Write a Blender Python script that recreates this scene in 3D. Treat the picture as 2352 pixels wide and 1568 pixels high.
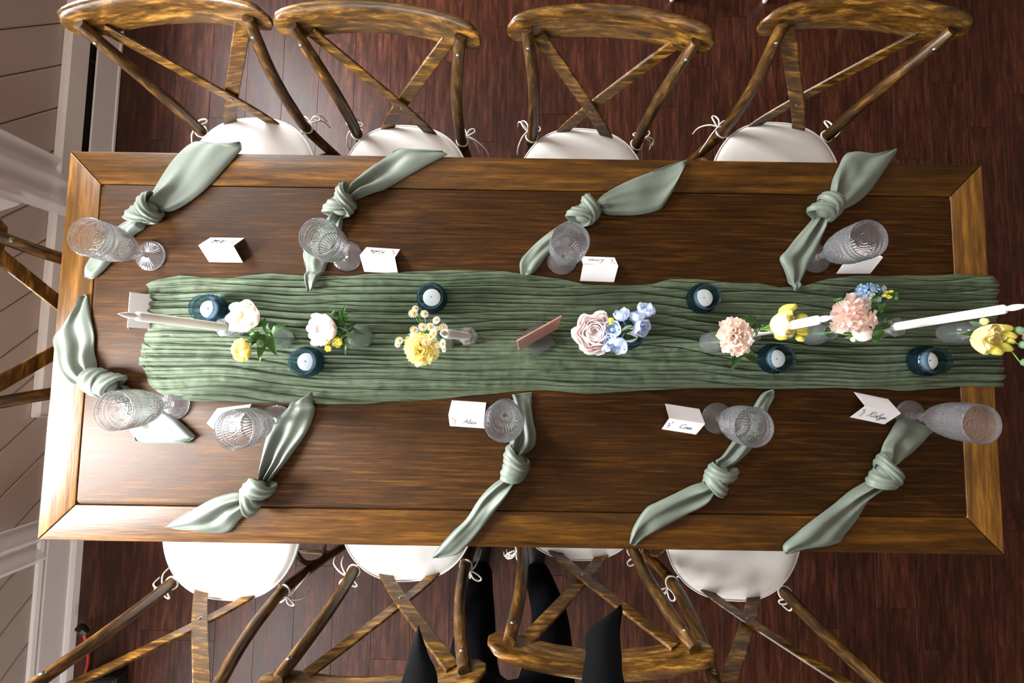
import bpy, bmesh, math, random
from mathutils import Vector, Matrix, Quaternion, noise
from math import sin, cos, pi, radians, sqrt, exp, atan2

for o in list(bpy.data.objects):
    bpy.data.objects.remove(o, do_unlink=True)
scene = bpy.context.scene
COL = scene.collection

# ------------------------------------------------------------------ camera
TZ = 0.762                    # table top height
CAMH = 1.8426                 # camera height above the floor
F = 956.5                     # focal length in pixels of a 2352 px wide frame
CR = Matrix(((0.9998876, -0.0149784, 0.0006387),
             (0.0149887, 0.9978725, -0.0634489),
             (0.0003131, 0.0634513, 0.9979849)))
cam_d = bpy.data.cameras.new('camera')
cam_d.sensor_width = 36.0
cam_d.lens = F / 2352 * 36.0
cam_d.clip_start = 0.02
cam = bpy.data.objects.new('camera', cam_d)
COL.objects.link(cam)
cam.matrix_world = Matrix.Translation((0, 0, CAMH)) @ CR.to_4x4()
scene.camera = cam

# ------------------------------------------------------------------ world, light, exposure
scene.view_settings.view_transform = 'Standard'
scene.view_settings.look = 'None'
scene.view_settings.gamma = 1.0
scene.view_settings.use_curve_mapping = False
scene.view_settings.exposure = -0.08
world = bpy.data.worlds.new('world')
scene.world = world
world.use_nodes = True
bg = world.node_tree.nodes['Background']
bg.inputs[0].default_value = (0.80, 0.90, 1.0, 1)
bg.inputs[1].default_value = 1.0

def area_light(name, loc, size, rot, power, color):
    l = bpy.data.lights.new(name, 'AREA')
    l.shape = 'RECTANGLE'
    l.size, l.size_y = size
    l.energy = power
    l.color = color
    o = bpy.data.objects.new(name, l)
    o.location = loc
    o.rotation_euler = rot
    COL.objects.link(o)
    return o

ROOM = dict(x0=-1.86, x1=4.3, y0=-3.9, y1=3.7, z1=2.9)
BOARD_TOP = 0.84
WIN_LEFT = [(-0.62, 0.06, 0.90, 1.66), (1.25, 2.5, 0.95, 2.45), (-2.8, -1.7, 0.95, 2.45)]      # y range and height range of the windows in the left wall
WIN_FRONT = [(-1.6, 0.6, 0.95, 2.45)]         # x range and height range of the window behind the photographer
SKYC = (0.975, 0.985, 1.0)
POW_LEFT = (265.0, 270.0, 95.0)
POW_FRONT = 110.0
for i, (a, b, z0, z1) in enumerate(WIN_LEFT):
    area_light('window_daylight', (ROOM['x0'] - 0.16, (a + b) / 2, (z0 + z1) / 2), (z1 - z0, b - a), (0, radians(-90), 0), POW_LEFT[i], SKYC)
for a, b, z0, z1 in WIN_FRONT:
    area_light('window_daylight', ((a + b) / 2, ROOM['y0'] - 0.16, (z0 + z1) / 2), (b - a, z1 - z0), (radians(90), 0, 0), POW_FRONT, SKYC)

# ------------------------------------------------------------------ helpers
def at(u, v, z):
    """place in the room at height z that the photograph shows at pixel (u, v) of 2352 x 1568"""
    d = CR @ Vector(((u - 1176) / F, -(v - 784) / F, -1.0))
    t = (z - CAMH) / d.z
    return Vector((d.x * t, d.y * t, z))

def S(r, g, b, a=1.0):
    f = lambda c: (c / 255 / 12.92) if c / 255 <= 0.04045 else ((c / 255 + 0.055) / 1.055) ** 2.4
    return (f(r), f(g), f(b), a)

def tag(o, label=None, cat=None, group=None, kind=None):
    if label: o['label'] = label
    if cat: o['category'] = cat
    if group: o['group'] = group
    if kind: o['kind'] = kind
    return o

def empty(name, loc, rz=0.0, label=None, cat=None, group=None, kind=None):
    o = bpy.data.objects.new(name, None)
    o.empty_display_size = 0.05
    o.location = loc
    o.rotation_euler = (0, 0, rz)
    COL.objects.link(o)
    return tag(o, label, cat, group, kind)

def link(name, me, mat=None, parent=None, loc=None, rot=None, scale=None):
    o = bpy.data.objects.new(name, me)
    COL.objects.link(o)
    if mat is not None and not me.materials:
        me.materials.append(mat)
    if parent is not None: o.parent = parent
    if loc is not None: o.location = loc
    if rot is not None:
        if isinstance(rot, Quaternion):
            o.rotation_mode = 'QUATERNION'
            o.rotation_quaternion = rot
        else:
            o.rotation_euler = rot
    if scale is not None: o.scale = (scale,) * 3 if isinstance(scale, (int, float)) else scale
    return o

def frame_axes(pts, i, up=Vector((0, 0, 1))):
    a = pts[max(i - 1, 0)]
    b = pts[min(i + 1, len(pts) - 1)]
    t = (b - a)
    t = t.normalized() if t.length > 1e-9 else Vector((0, 0, 1))
    n = up - t * up.dot(t)
    if n.length < 1e-3:
        n = Vector((1, 0, 0)) - t * t.x
    n.normalize()
    return t, n, t.cross(n)

class MB:
    def __init__(self):
        self.v = []
        self.f = []
    def add(self, vs, fs):
        k = len(self.v)
        self.v += [Vector(p) for p in vs]
        self.f += [tuple(i + k for i in f) for f in fs]
        return self
    def box(self, lo, hi, ch=0.0):
        x0, y0, z0 = lo
        x1, y1, z1 = hi
        if ch <= 0:
            vs = [(x, y, z) for z in (z0, z1) for y in (y0, y1) for x in (x0, x1)]
            fs = [(0, 2, 3, 1), (4, 5, 7, 6), (0, 1, 5, 4), (2, 6, 7, 3), (0, 4, 6, 2), (1, 3, 7, 5)]
            return self.add(vs, fs)
        vs = []
        for z, i in ((z0, ch), (z0 + ch, 0), (z1 - ch, 0), (z1, ch)):
            vs += [(x0 + i, y0 + i, z), (x1 - i, y0 + i, z), (x1 - i, y1 - i, z), (x0 + i, y1 - i, z)]
        fs = [(3, 2, 1, 0), (12, 13, 14, 15)]
        for r in range(3):
            for q in range(4):
                a = r * 4 + q
                b = r * 4 + (q + 1) % 4
                fs.append((a, b, b + 4, a + 4))
        return self.add(vs, fs)
    def grid(self, rows, closed=False, flip=False):
        n = len(rows[0])
        vs = [p for r in rows for p in r]
        fs = []
        for i in range(len(rows) - 1):
            for j in range(n if closed else n - 1):
                a = i * n + j
                b = i * n + (j + 1) % n
                q = (a, b, b + n, a + n)
                fs.append(q[::-1] if flip else q)
        return self.add(vs, fs)
    def tube(self, pts, rad, seg=10, cap=True, up=Vector((0, 0, 1)), flat=1.0):
        pts = [Vector(p) for p in pts]
        if not isinstance(rad, (list, tuple)): rad = [rad] * len(pts)
        rows = []
        for i, p in enumerate(pts):
            t, n, b = frame_axes(pts, i, up)
            rows.append([p + (n * cos(2 * pi * k / seg) * flat + b * sin(2 * pi * k / seg)) * rad[i] for k in range(seg)])
        k0 = len(self.v)
        self.grid(rows, closed=True)
        if cap:
            self.f.append(tuple(k0 + k for k in range(seg))[::-1])
            e = k0 + (len(pts) - 1) * seg
            self.f.append(tuple(e + k for k in range(seg)))
        return self
    def loop(self, pts, rad, seg=8):
        pts = [Vector(p) for p in pts]
        n = len(pts)
        rows = []
        for i, p in enumerate(pts):
            t = (pts[(i + 1) % n] - pts[i - 1]).normalized()
            u = Vector((0, 0, 1)) - t * t.z
            if u.length < 1e-3: u = Vector((1, 0, 0)) - t * t.x
            u.normalize()
            b = t.cross(u)
            rows.append([p + (u * cos(2 * pi * k / seg) + b * sin(2 * pi * k / seg)) * rad for k in range(seg)])
        rows.append(rows[0])
        return self.grid(rows, closed=True)
    def lathe(self, prof, seg=32, fn=None, flip=False):
        rows = []
        for r, z in prof:
            rows.append([Vector(((r + (fn(z, 2 * pi * k / seg, r) if fn else 0)) * cos(2 * pi * k / seg),
                                 (r + (fn(z, 2 * pi * k / seg, r) if fn else 0)) * sin(2 * pi * k / seg), z)) for k in range(seg)])
        return self.grid(rows, closed=True, flip=flip)
    def ball(self, c, r, seg=12, rings=8):
        c = Vector(c)
        if not isinstance(r, (tuple, list)): r = (r, r, r)
        vs = [c + Vector((0, 0, -r[2]))]
        for i in range(1, rings):
            th = pi * i / rings
            for k in range(seg):
                vs.append(c + Vector((r[0] * sin(th) * cos(2 * pi * k / seg), r[1] * sin(th) * sin(2 * pi * k / seg), -r[2] * cos(th))))
        vs.append(c + Vector((0, 0, r[2])))
        fs = []
        for k in range(seg):
            fs.append((0, 1 + (k + 1) % seg, 1 + k))
        for i in range(rings - 2):
            for k in range(seg):
                a = 1 + i * seg + k
                b = 1 + i * seg + (k + 1) % seg
                fs.append((a, b, b + seg, a + seg))
        e = len(vs) - 1
        o = 1 + (rings - 2) * seg
        for k in range(seg):
            fs.append((o + k, o + (k + 1) % seg, e))
        return self.add(vs, fs)
    def xform(self, M):
        self.v = [M @ p for p in self.v]
        return self
    def mesh(self, name, mat=None, off=None, smooth=True, ang=40):
        me = bpy.data.meshes.new(name)
        vs = self.v if off is None else [p - off for p in self.v]
        me.from_pydata([tuple(p) for p in vs], [], self.f)
        if mat is not None: me.materials.append(mat)
        if smooth:
            me.polygons.foreach_set('use_smooth', [True] * len(me.polygons))
            if ang < 180: me.set_sharp_from_angle(angle=radians(ang))
        me.update()
        return me
    def build(self, name, mat, parent=None, off=None, smooth=True, ang=40):
        return link(name, self.mesh(name, mat, off, smooth, ang), None, parent)

def cat(pts, n=6, closed=False):
    """smooth curve through points (Catmull-Rom)"""
    pts = [Vector(p) for p in pts]
    out = []
    m = len(pts)
    for i in range(m if closed else m - 1):
        if closed:
            p0, p1, p2, p3 = pts[i - 1], pts[i], pts[(i + 1) % m], pts[(i + 2) % m]
        else:
            p0, p1, p2, p3 = pts[max(i - 1, 0)], pts[i], pts[i + 1], pts[min(i + 2, m - 1)]
        for k in range(n):
            t = k / n
            out.append(0.5 * ((2 * p1) + (p2 - p0) * t + (2 * p0 - 5 * p1 + 4 * p2 - p3) * t * t + (3 * p1 - p0 - 3 * p2 + p3) * t ** 3))
    if not closed: out.append(pts[-1])
    return out

def copy_tree(o, parent=None):
    c = o.copy()
    COL.objects.link(c)
    c.parent = parent
    for ch in [x for x in bpy.data.objects if x.parent == o]:
        copy_tree(ch, c)
    return c

# ------------------------------------------------------------------ materials
MATS = {}
class NT:
    def __init__(self, name):
        self.m = bpy.data.materials.new(name)
        self.m.use_nodes = True
        self.t = self.m.node_tree
        self.t.nodes.clear()
        self.out = self.n('ShaderNodeOutputMaterial')
        MATS[name] = self.m
    def n(self, typ, ins=None, **kw):
        nd = self.t.nodes.new(typ)
        for k, v in kw.items(): setattr(nd, k, v)
        for k, v in (ins or {}).items(): self.set(nd.inputs[k], v)
        return nd
    def set(self, sock, v):
        if isinstance(v, bpy.types.NodeSocket): self.t.links.new(v, sock)
        elif isinstance(v, bpy.types.Node): self.t.links.new(v.outputs[0], sock)
        else: sock.default_value = v
    def coords(self, scale=(1, 1, 1), rnd=True, kind='Object', rot=(0, 0, 0)):
        tc = self.n('ShaderNodeTexCoord')
        src = tc.outputs[kind]
        if rnd:
            oi = self.n('ShaderNodeObjectInfo')
            ml = self.n('ShaderNodeMath', {0: oi.outputs['Random'], 1: 37.0}, operation='MULTIPLY')
            ad = self.n('ShaderNodeVectorMath', {0: src, 1: ml.outputs[0]}, operation='ADD')
            src = ad.outputs[0]
        mp = self.n('ShaderNodeMapping', {0: src, 'Scale': scale, 'Rotation': rot})
        return mp.outputs[0]
    def noise(self, vec, scale, detail=4.0, rough=0.55, dist=0.0):
        return self.n('ShaderNodeTexNoise', {'Vector': vec, 'Scale': scale, 'Detail': detail, 'Roughness': rough, 'Distortion': dist})
    def ramp(self, fac, stops, interp='LINEAR'):
        r = self.n('ShaderNodeValToRGB', {0: fac})
        cr = r.color_ramp
        cr.interpolation = interp
        while len(cr.elements) < len(stops): cr.elements.new(0.5)
        for e, (p, c) in zip(cr.elements, stops):
            e.position = p
            e.color = c if len(c) == 4 else (*c, 1)
        return r.outputs[0]
    def mix(self, fac, a, b, blend='MIX'):
        m = self.n('ShaderNodeMix', data_type='RGBA', blend_type=blend)
        self.set(m.inputs[0], fac)
        self.set(m.inputs[6], a)
        self.set(m.inputs[7], b)
        return m.outputs[2]
    def bump(self, h, strength=0.3, dist=0.002):
        return self.n('ShaderNodeBump', {'Height': h, 'Strength': strength, 'Distance': dist}).outputs[0]
    def principled(self, **kw):
        ins = {}
        names = dict(color='Base Color', rough='Roughness', metal='Metallic', normal='Normal', trans='Transmission Weight', ior='IOR',
                     sheen='Sheen Weight', coat='Coat Weight', coatr='Coat Roughness', spec='Specular IOR Level', emis='Emission Color',
                     emis_s='Emission Strength', sss='Subsurface Weight', sssr='Subsurface Radius', sheenr='Sheen Roughness', alpha='Alpha')
        for k, v in kw.items(): ins[names[k]] = v
        return self.n('ShaderNodeBsdfPrincipled', ins)
    def done(self, sh):
        self.t.links.new(sh.outputs[0], self.out.inputs[0])
        return self.m

def wood(name, dark, mid, light, stretch, rough=0.4, gs=1.0, blotch=None, blotch_amt=0.5, coat=0.0, spec=0.5, bump=0.25, var=0.25):
    """streaky wood: stretch = texture scale along x, y, z (small = along the grain)"""
    m = NT(name)
    v = m.coords(stretch)
    n1 = m.noise(v, 9 * gs, 6, 0.6, 0.35)
    n2 = m.noise(v, 42 * gs, 3, 0.6, 0.1)
    c1 = m.ramp(n1.outputs[0], [(0.30, dark), (0.52, mid), (0.74, light)])
    c2 = m.ramp(n2.outputs[0], [(0.35, (0.55, 0.55, 0.55)), (0.65, (1.15, 1.15, 1.15))])
    c = m.mix(0.75, c1, c2, 'MULTIPLY')
    if blotch:
        v2 = m.coords(tuple(0.35 * s + 0.55 for s in stretch))
        n3 = m.noise(v2, 4.5, 5, 0.65, 0.6)
        fac = m.ramp(n3.outputs[0], [(0.48, (0, 0, 0)), (0.66, (blotch_amt,) * 3)])
        c = m.mix(fac, c, blotch)
    oi = m.n('ShaderNodeObjectInfo')
    vr = m.n('ShaderNodeMapRange', {0: oi.outputs['Random'], 3: 1 - var, 4: 1 + var})
    hs = m.n('ShaderNodeHueSaturation', {'Value': vr.outputs[0], 'Color': c})
    rr = m.n('ShaderNodeMapRange', {0: n1.outputs[0], 3: rough - 0.08, 4: rough + 0.12})
    bp = m.bump(n2.outputs[0], bump, 0.0015)
    return m.done(m.principled(color=hs.outputs[0], rough=rr.outputs[0], normal=bp, coat=coat, coatr=0.25, spec=spec))

wood('floor_wood', S(40, 18, 10), S(70, 35, 22), S(102, 57, 38), (5.5, 0.55, 1), rough=0.36, gs=1.2, blotch=S(36, 16, 9), blotch_amt=0.6, var=0.24, spec=0.30)
wood('table_panel', S(40, 22, 4), S(66, 39, 9), S(104, 67, 21), (0.28, 6.5, 1), rough=0.56, gs=2.4, blotch=S(48, 28, 7), blotch_amt=0.65, var=0.02, spec=0.14)
wood('table_board_x', S(48, 29, 7), S(88, 55, 14), S(134, 89, 25), (0.30, 4.5, 1), rough=0.40, gs=1.3, blotch=S(54, 36, 15), blotch_amt=0.8, var=0.10, spec=0.22)
wood('table_board_y', S(70, 43, 11), S(116, 76, 22), S(162, 112, 40), (4.5, 0.30, 1), rough=0.32, gs=1.3, blotch=S(80, 54, 22), blotch_amt=0.65, var=0.08, spec=0.6)
wood('chair_wood_x', S(40, 25, 7), S(102, 68, 22), S(198, 142, 58), (0.5, 3.2, 3.2), rough=0.30, gs=2.8, blotch=S(42, 30, 13), blotch_amt=0.8, var=0.12, spec=0.6)
wood('chair_wood_z', S(35, 22, 7), S(80, 53, 18), S(150, 103, 40), (3.2, 3.2, 0.5), rough=0.34, gs=2.8, blotch=S(42, 31, 16), blotch_amt=0.8, var=0.12, spec=0.5)

def plain(name, col, rough=0.5, **kw):
    m = NT(name)
    return m.done(m.principled(color=col, rough=rough, **kw))

def painted(name, col, rough=0.45, dirt=0.12):
    m = NT(name)
    v = m.coords((1, 1, 1))
    n = m.noise(v, 6, 5, 0.6)
    c = m.mix(m.ramp(n.outputs[0], [(0.4, (0, 0, 0)), (0.75, (dirt,) * 3)]), col, tuple(x * 0.72 for x in col[:3]) + (1,))
    n2 = m.noise(v, 140, 2, 0.5)
    return m.done(m.principled(color=c, rough=rough, normal=m.bump(n2.outputs[0], 0.08, 0.001)))

painted('wall_paint', S(186, 170, 158), 0.5)
painted('trim_paint', S(238, 232, 228), 0.4)
painted('ceiling_paint', S(176, 164, 152), 0.7)
plain('dark_gap', S(24, 15, 10), 0.7)
plain('room_wall', S(104, 80, 64), 0.7)
plain('steel', S(150, 146, 138), 0.32, metal=1.0)
plain('black_rubber', S(14, 13, 13), 0.5)
plain('orange_cord', S(214, 72, 20), 0.45)
plain('wax', S(252, 248, 240), 0.5)
plain('taper_wax', S(240, 236, 232), 0.4, sss=0.2, sssr=(0.01, 0.008, 0.006))
plain('wick', S(18, 16, 18), 0.8)
plain('ink', S(22, 24, 40), 0.5)
plain('ink_orange', S(226, 128, 40), 0.6)
plain('ink_green', S(96, 122, 92), 0.6)
plain('ink_blue', S(52, 62, 110), 0.6)
plain('ink_red', S(200, 96, 90), 0.6)
plain('paper', S(246, 244, 246), 0.55)
plain('foil_cup', S(190, 190, 192), 0.3, metal=1.0)

def fabric(name, col, rough=0.7, weave=900.0, sheen=0.3, trans=0.0, var=0.0, wrinkle=0.0):
    m = NT(name)
    v = m.coords((1, 1, 1), rnd=False)
    w1 = m.n('ShaderNodeTexWave', {'Vector': v, 'Scale': weave / 20, 'Distortion': 0.4}, bands_direction='X')
    w2 = m.n('ShaderNodeTexWave', {'Vector': v, 'Scale': weave / 20, 'Distortion': 0.4}, bands_direction='Y')
    h = m.n('ShaderNodeMath', {0: w1.outputs['Fac'], 1: w2.outputs['Fac']}, operation='ADD')
    n = m.noise(v, 5, 4, 0.6)
    c = m.mix(m.ramp(n.outputs[0], [(0.35, (0, 0, 0)), (0.7, (1, 1, 1))]), tuple(x * (1 - var) for x in col[:3]) + (1,), col)
    nrm = m.bump(h.outputs[0], 0.12, 0.0006)
    if wrinkle:
        n4 = m.noise(v, 38, 4, 0.6, 0.4)
        nrm = m.n('ShaderNodeBump', {'Height': n4.outputs[0], 'Strength': wrinkle, 'Distance': 0.004, 'Normal': nrm}).outputs[0]
    p = m.principled(color=c, rough=rough, sheen=sheen, normal=nrm, spec=0.35 if sheen > 0 else 0.1, sheenr=0.4)
    if trans <= 0: return m.done(p)
    tr = m.n('ShaderNodeBsdfTranslucent', {'Color': c})
    mx = m.n('ShaderNodeMixShader', {0: trans, 1: p.outputs[0], 2: tr.outputs[0]})
    return m.done(mx)

fabric('napkin_satin', S(103, 112, 101), 0.46, 6000, 0.06)
fabric('napkin_hem', S(92, 116, 102), 0.6, 1600, 0.2)
fabric('cushion_cloth', S(222, 219, 214), 0.8, 9000, 0.1, wrinkle=0.10)
fabric('tie_cloth', S(222, 216, 206), 0.8, 1200, 0.2)
fabric('black_cloth', S(7, 7, 9), 0.8, 900, 0.0)
fabric('navy_cloth', S(6, 7, 12), 0.85, 900, 0.0)
fabric('shirt_cloth', S(10, 10, 13), 0.8, 900, 0.0)
plain('skin', S(206, 160, 136), 0.5, sss=0.1, sssr=(0.01, 0.004, 0.002))
plain('hair', S(52, 36, 24), 0.5)
plain('eye_white', S(235, 235, 230), 0.3)
plain('lips', S(176, 96, 90), 0.45)

def gauze():
    m = NT('gauze')
    v = m.coords((1, 1, 1), rnd=False)
    vs = m.coords((6, 60, 20), rnd=False)
    n = m.noise(vs, 2.0, 5, 0.6, 0.5)
    c = m.ramp(n.outputs[0], [(0.28, S(86, 98, 74)), (0.5, S(98, 113, 88)), (0.75, S(112, 128, 104))])
    w1 = m.n('ShaderNodeTexWave', {'Vector': v, 'Scale': 170.0, 'Distortion': 2.0, 'Detail': 2.0}, bands_direction='X')
    w2 = m.n('ShaderNodeTexWave', {'Vector': v, 'Scale': 170.0, 'Distortion': 2.0, 'Detail': 2.0}, bands_direction='Y')
    h = m.n('ShaderNodeMath', {0: w1.outputs['Fac'], 1: w2.outputs['Fac']}, operation='ADD')
    p = m.principled(color=c, rough=0.75, sheen=0.08, normal=m.bump(m.noise(m.coords((40, 40, 40), rnd=False), 6.0, 3, 0.6).outputs[0], 0.35, 0.0012), spec=0.25)
    tr = m.n('ShaderNodeBsdfTranslucent', {'Color': c})
    mx = m.n('ShaderNodeMixShader', {0: 0.22, 1: p.outputs[0], 2: tr.outputs[0]})
    return m.done(mx)
gauze()

def sheer():
    m = NT('sheer_curtain')
    p = m.principled(color=S(246, 244, 244), rough=0.8)
    tl = m.n('ShaderNodeBsdfTranslucent', {'Color': S(248, 247, 248)})
    tp = m.n('ShaderNodeBsdfTransparent')
    a = m.n('ShaderNodeMixShader', {0: 0.5, 1: p.outputs[0], 2: tl.outputs[0]})
    b = m.n('ShaderNodeMixShader', {0: 0.22, 1: a.outputs[0], 2: tp.outputs[0]})
    return m.done(b)
sheer()

def glass(name, col, rough=0.02, ior=1.47, clear=0.0, white_lift=0.0, ccol=None):
    m = NT(name)
    g = m.n('ShaderNodeBsdfGlass', {'Color': col, 'Roughness': rough, 'IOR': ior})
    sh = g
    if clear > 0:
        tp = m.n('ShaderNodeBsdfTransparent', {'Color': ccol or col})
        sh = m.n('ShaderNodeMixShader', {0: clear, 1: sh.outputs[0], 2: tp.outputs[0]})
    if white_lift > 0:  # diffuse white added to the colour to brighten glass
        d = m.n('ShaderNodeBsdfPrincipled', {'Base Color': (0.9, 0.9, 0.95, 1), 'Roughness': 0.25})
        sh = m.n('ShaderNodeMixShader', {0: white_lift, 1: sh.outputs[0], 2: d.outputs[0]})
    return m.done(sh)
glass('crystal', (0.99, 0.99, 1.0, 1), 0.0, 1.52, clear=0.05, white_lift=0.045)  # clear glass; the white share paints in brightness of refracted surroundings
glass('vase_glass', (0.97, 0.99, 0.98, 1), 0.02, 1.45, clear=0.22, white_lift=0.05)  # vases are clear too, brightened by painted-in white
glass('blue_glass', (0.46, 0.63, 0.77, 1), 0.02, 1.45, clear=0.38, white_lift=0.0, ccol=(0.80, 0.86, 0.90, 1))
glass('acrylic', (0.66, 0.64, 0.66, 1), 0.05, 1.3, clear=0.45, white_lift=0.06)
def pane():
    m = NT('window_glass')
    tp = m.n('ShaderNodeBsdfTransparent')
    gl = m.n('ShaderNodeBsdfGlossy', {'Roughness': 0.02})
    return m.done(m.n('ShaderNodeMixShader', {0: 0.06, 1: tp.outputs[0], 2: gl.outputs[0]}))
pane()

def petal_mat(name, inner, outer, rough=0.6, trans=0.45):
    m = NT(name)
    oi = m.n('ShaderNodeObjectInfo')
    v = m.coords((1, 1, 1))
    n = m.noise(v, 60, 3, 0.6)
    c = m.mix(m.ramp(n.outputs[0], [(0.3, (0, 0, 0)), (0.7, (1, 1, 1))]), inner, outer)
    p = m.principled(color=c, rough=rough, sheen=0.2, spec=0.3)
    tl = m.n('ShaderNodeBsdfTranslucent', {'Color': c})
    return m.done(m.n('ShaderNodeMixShader', {0: trans, 1: p.outputs[0], 2: tl.outputs[0]}))
petal_mat('petal_white', S(254, 248, 232), S(255, 253, 248))
petal_mat('petal_pink', S(252, 224, 224), S(255, 240, 239))
petal_mat('petal_palepink', S(254, 241, 239), S(255, 249, 248))
petal_mat('petal_peach', S(253, 228, 210), S(255, 240, 230))
petal_mat('petal_yellow', S(252, 234, 130), S(254, 244, 170))
petal_mat('petal_paleyellow', S(250, 236, 160), S(252, 244, 196))
petal_mat('petal_bud', S(222, 216, 84), S(242, 236, 120))
petal_mat('petal_blue', S(196, 214, 246), S(234, 242, 253))
petal_mat('petal_sky', S(140, 188, 232), S(190, 220, 246))
petal_mat('petal_stock', S(250, 214, 202), S(254, 232, 224))
petal_mat('petal_rose', S(253, 236, 224), S(255, 246, 240))
petal_mat('daisy_white', S(250, 250, 246), S(255, 255, 255))
petal_mat('daisy_eye', S(232, 164, 10), S(250, 196, 20), trans=0.0)
petal_mat('leaf_green', S(40, 86, 24), S(70, 120, 36), 0.4, 0.2)
petal_mat('leaf_dark', S(24, 54, 18), S(44, 84, 28), 0.35, 0.12)
petal_mat('leaf_grey', S(86, 120, 84), S(120, 150, 110), 0.5, 0.15)
petal_mat('stem_green', S(90, 140, 50), S(130, 172, 76), 0.45, 0.1)
M = MATS

# ------------------------------------------------------------------ the room
X0, X1, Y0, Y1, Z1 = ROOM['x0'], ROOM['x1'], ROOM['y0'], ROOM['y1'], ROOM['z1']
rng = random.Random(7)

floor = tag(MB().box((X0 - 0.1, Y0 - 0.1, -0.06), (X1 + 0.1, Y1 + 0.1, -0.006)).build('floor', M['dark_gap'], smooth=False), kind='structure')
PW = 0.1655
xl = at(1834, 1350, 0).x
k0 = int((X0 - xl) / PW) - 1
k = k0
while xl + k * PW < X1:
    xa, xb = max(xl + k * PW, X0), min(xl + (k + 1) * PW, X1)
    k += 1
    if xb - xa < 0.02: continue
    y = Y0 - rng.uniform(0.0, 0.9)
    while y < Y1:
        ln = rng.choice((0.62, 0.9, 1.15, 1.2, 1.45))
        ya, yb = max(y, Y0), min(y + ln, Y1)
        y += ln
        if yb - ya < 0.03: continue
        g = 0.0004
        cx, cy = (xa + xb) / 2, (ya + yb) / 2
        w, l = (xb - xa) / 2 - g, (yb - ya) / 2 - g
        c = 0.0006
        b = MB()
        b.add([(-w, -l, -0.006), (w, -l, -0.006), (w, l, -0.006), (-w, l, -0.006),
               (-w, -l, -c), (w, -l, -c), (w, l, -c), (-w, l, -c),
               (-w + c, -l + c, 0), (w - c, -l + c, 0), (w - c, l - c, 0), (-w + c, l - c, 0)],
              [(0, 1, 5, 4), (1, 2, 6, 5), (2, 3, 7, 6), (3, 0, 4, 7), (4, 5, 9, 8), (5, 6, 10, 9), (6, 7, 11, 10), (7, 4, 8, 11), (8, 9, 10, 11), (3, 2, 1, 0)])
        o = b.build('plank', M['floor_wood'], floor, smooth=False)
        o.location = (cx, cy, rng.uniform(-0.0006, 0.0))

tag(MB().box((X0 - 0.2, Y0 - 0.2, Z1), (X1 + 0.2, Y1 + 0.2, Z1 + 0.1)).build('ceiling', M['ceiling_paint'], smooth=False), kind='structure')

def wall_with_holes(name, along, pos, lo, hi, z1, holes, thick, mat):
    """wall plane along 'x' or 'y' at coordinate pos, thickness away from the room"""
    b = MB()
    def bx(a0, a1, z0, zz):
        if a1 - a0 < 1e-4: return
        p0, p1 = min(pos, pos + thick), max(pos, pos + thick)
        if along == 'y': b.box((p0, a0, z0), (p1, a1, zz))
        else: b.box((a0, p0, z0), (a1, p1, zz))
    e = lo
    for a, c, w0, w1 in sorted(holes):
        bx(e, a, 0, z1)
        bx(a, c, 0, w0)
        bx(a, c, w1, z1)
        e = c
    bx(e, hi, 0, z1)
    return tag(b.build(name, mat, smooth=False), kind='structure')

wl = wall_with_holes('wall_left', 'y', X0 - 0.014, Y0 - 0.1, Y1 + 0.1, Z1, WIN_LEFT, -0.12, M['wall_paint'])
wall_with_holes('wall_front', 'x', Y0, X0 - 0.1, X1 + 0.1, Z1, WIN_FRONT, -0.12, M['room_wall'])
wall_with_holes('wall_right', 'y', X1, Y0 - 0.1, Y1 + 0.1, Z1, [], 0.12, M['room_wall'])
wall_with_holes('wall_back', 'x', Y1, X0 - 0.1, X1 + 0.1, Z1, [], 0.12, M['room_wall'])

# diagonal boards on the lower left wall, 45 degrees, 128 mm wide
ztop = BOARD_TOP
BW = 0.1817
for k in range(-10, 11):
    c0 = 1.604 - 6 * BW - k * BW
    g = 0.0022
    a, c = c0 + g, c0 + BW - g
    ch = 0.006
    def ring(x, i):
        return [(x, a + i, 0.0), (x, c - i, 0.0), (x, c - i - ztop, ztop), (x, a + i - ztop, ztop)]
    if a - ztop < Y0 + 0.05 or c > Y1 - 0.05: continue
    b = MB()
    b.add(ring(X0 - 0.014, 0) + ring(X0 - 0.004, 0) + ring(X0, ch),
          [(4, 5, 1, 0), (6, 7, 3, 2), (7, 4, 0, 3), (5, 6, 2, 1), (8, 9, 5, 4), (10, 11, 7, 6), (11, 8, 4, 7), (9, 10, 6, 5), (11, 10, 9, 8)])
    b.f = [f[::-1] for f in b.f]
    b.build('board', M['wall_paint'], wl, smooth=False)

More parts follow.
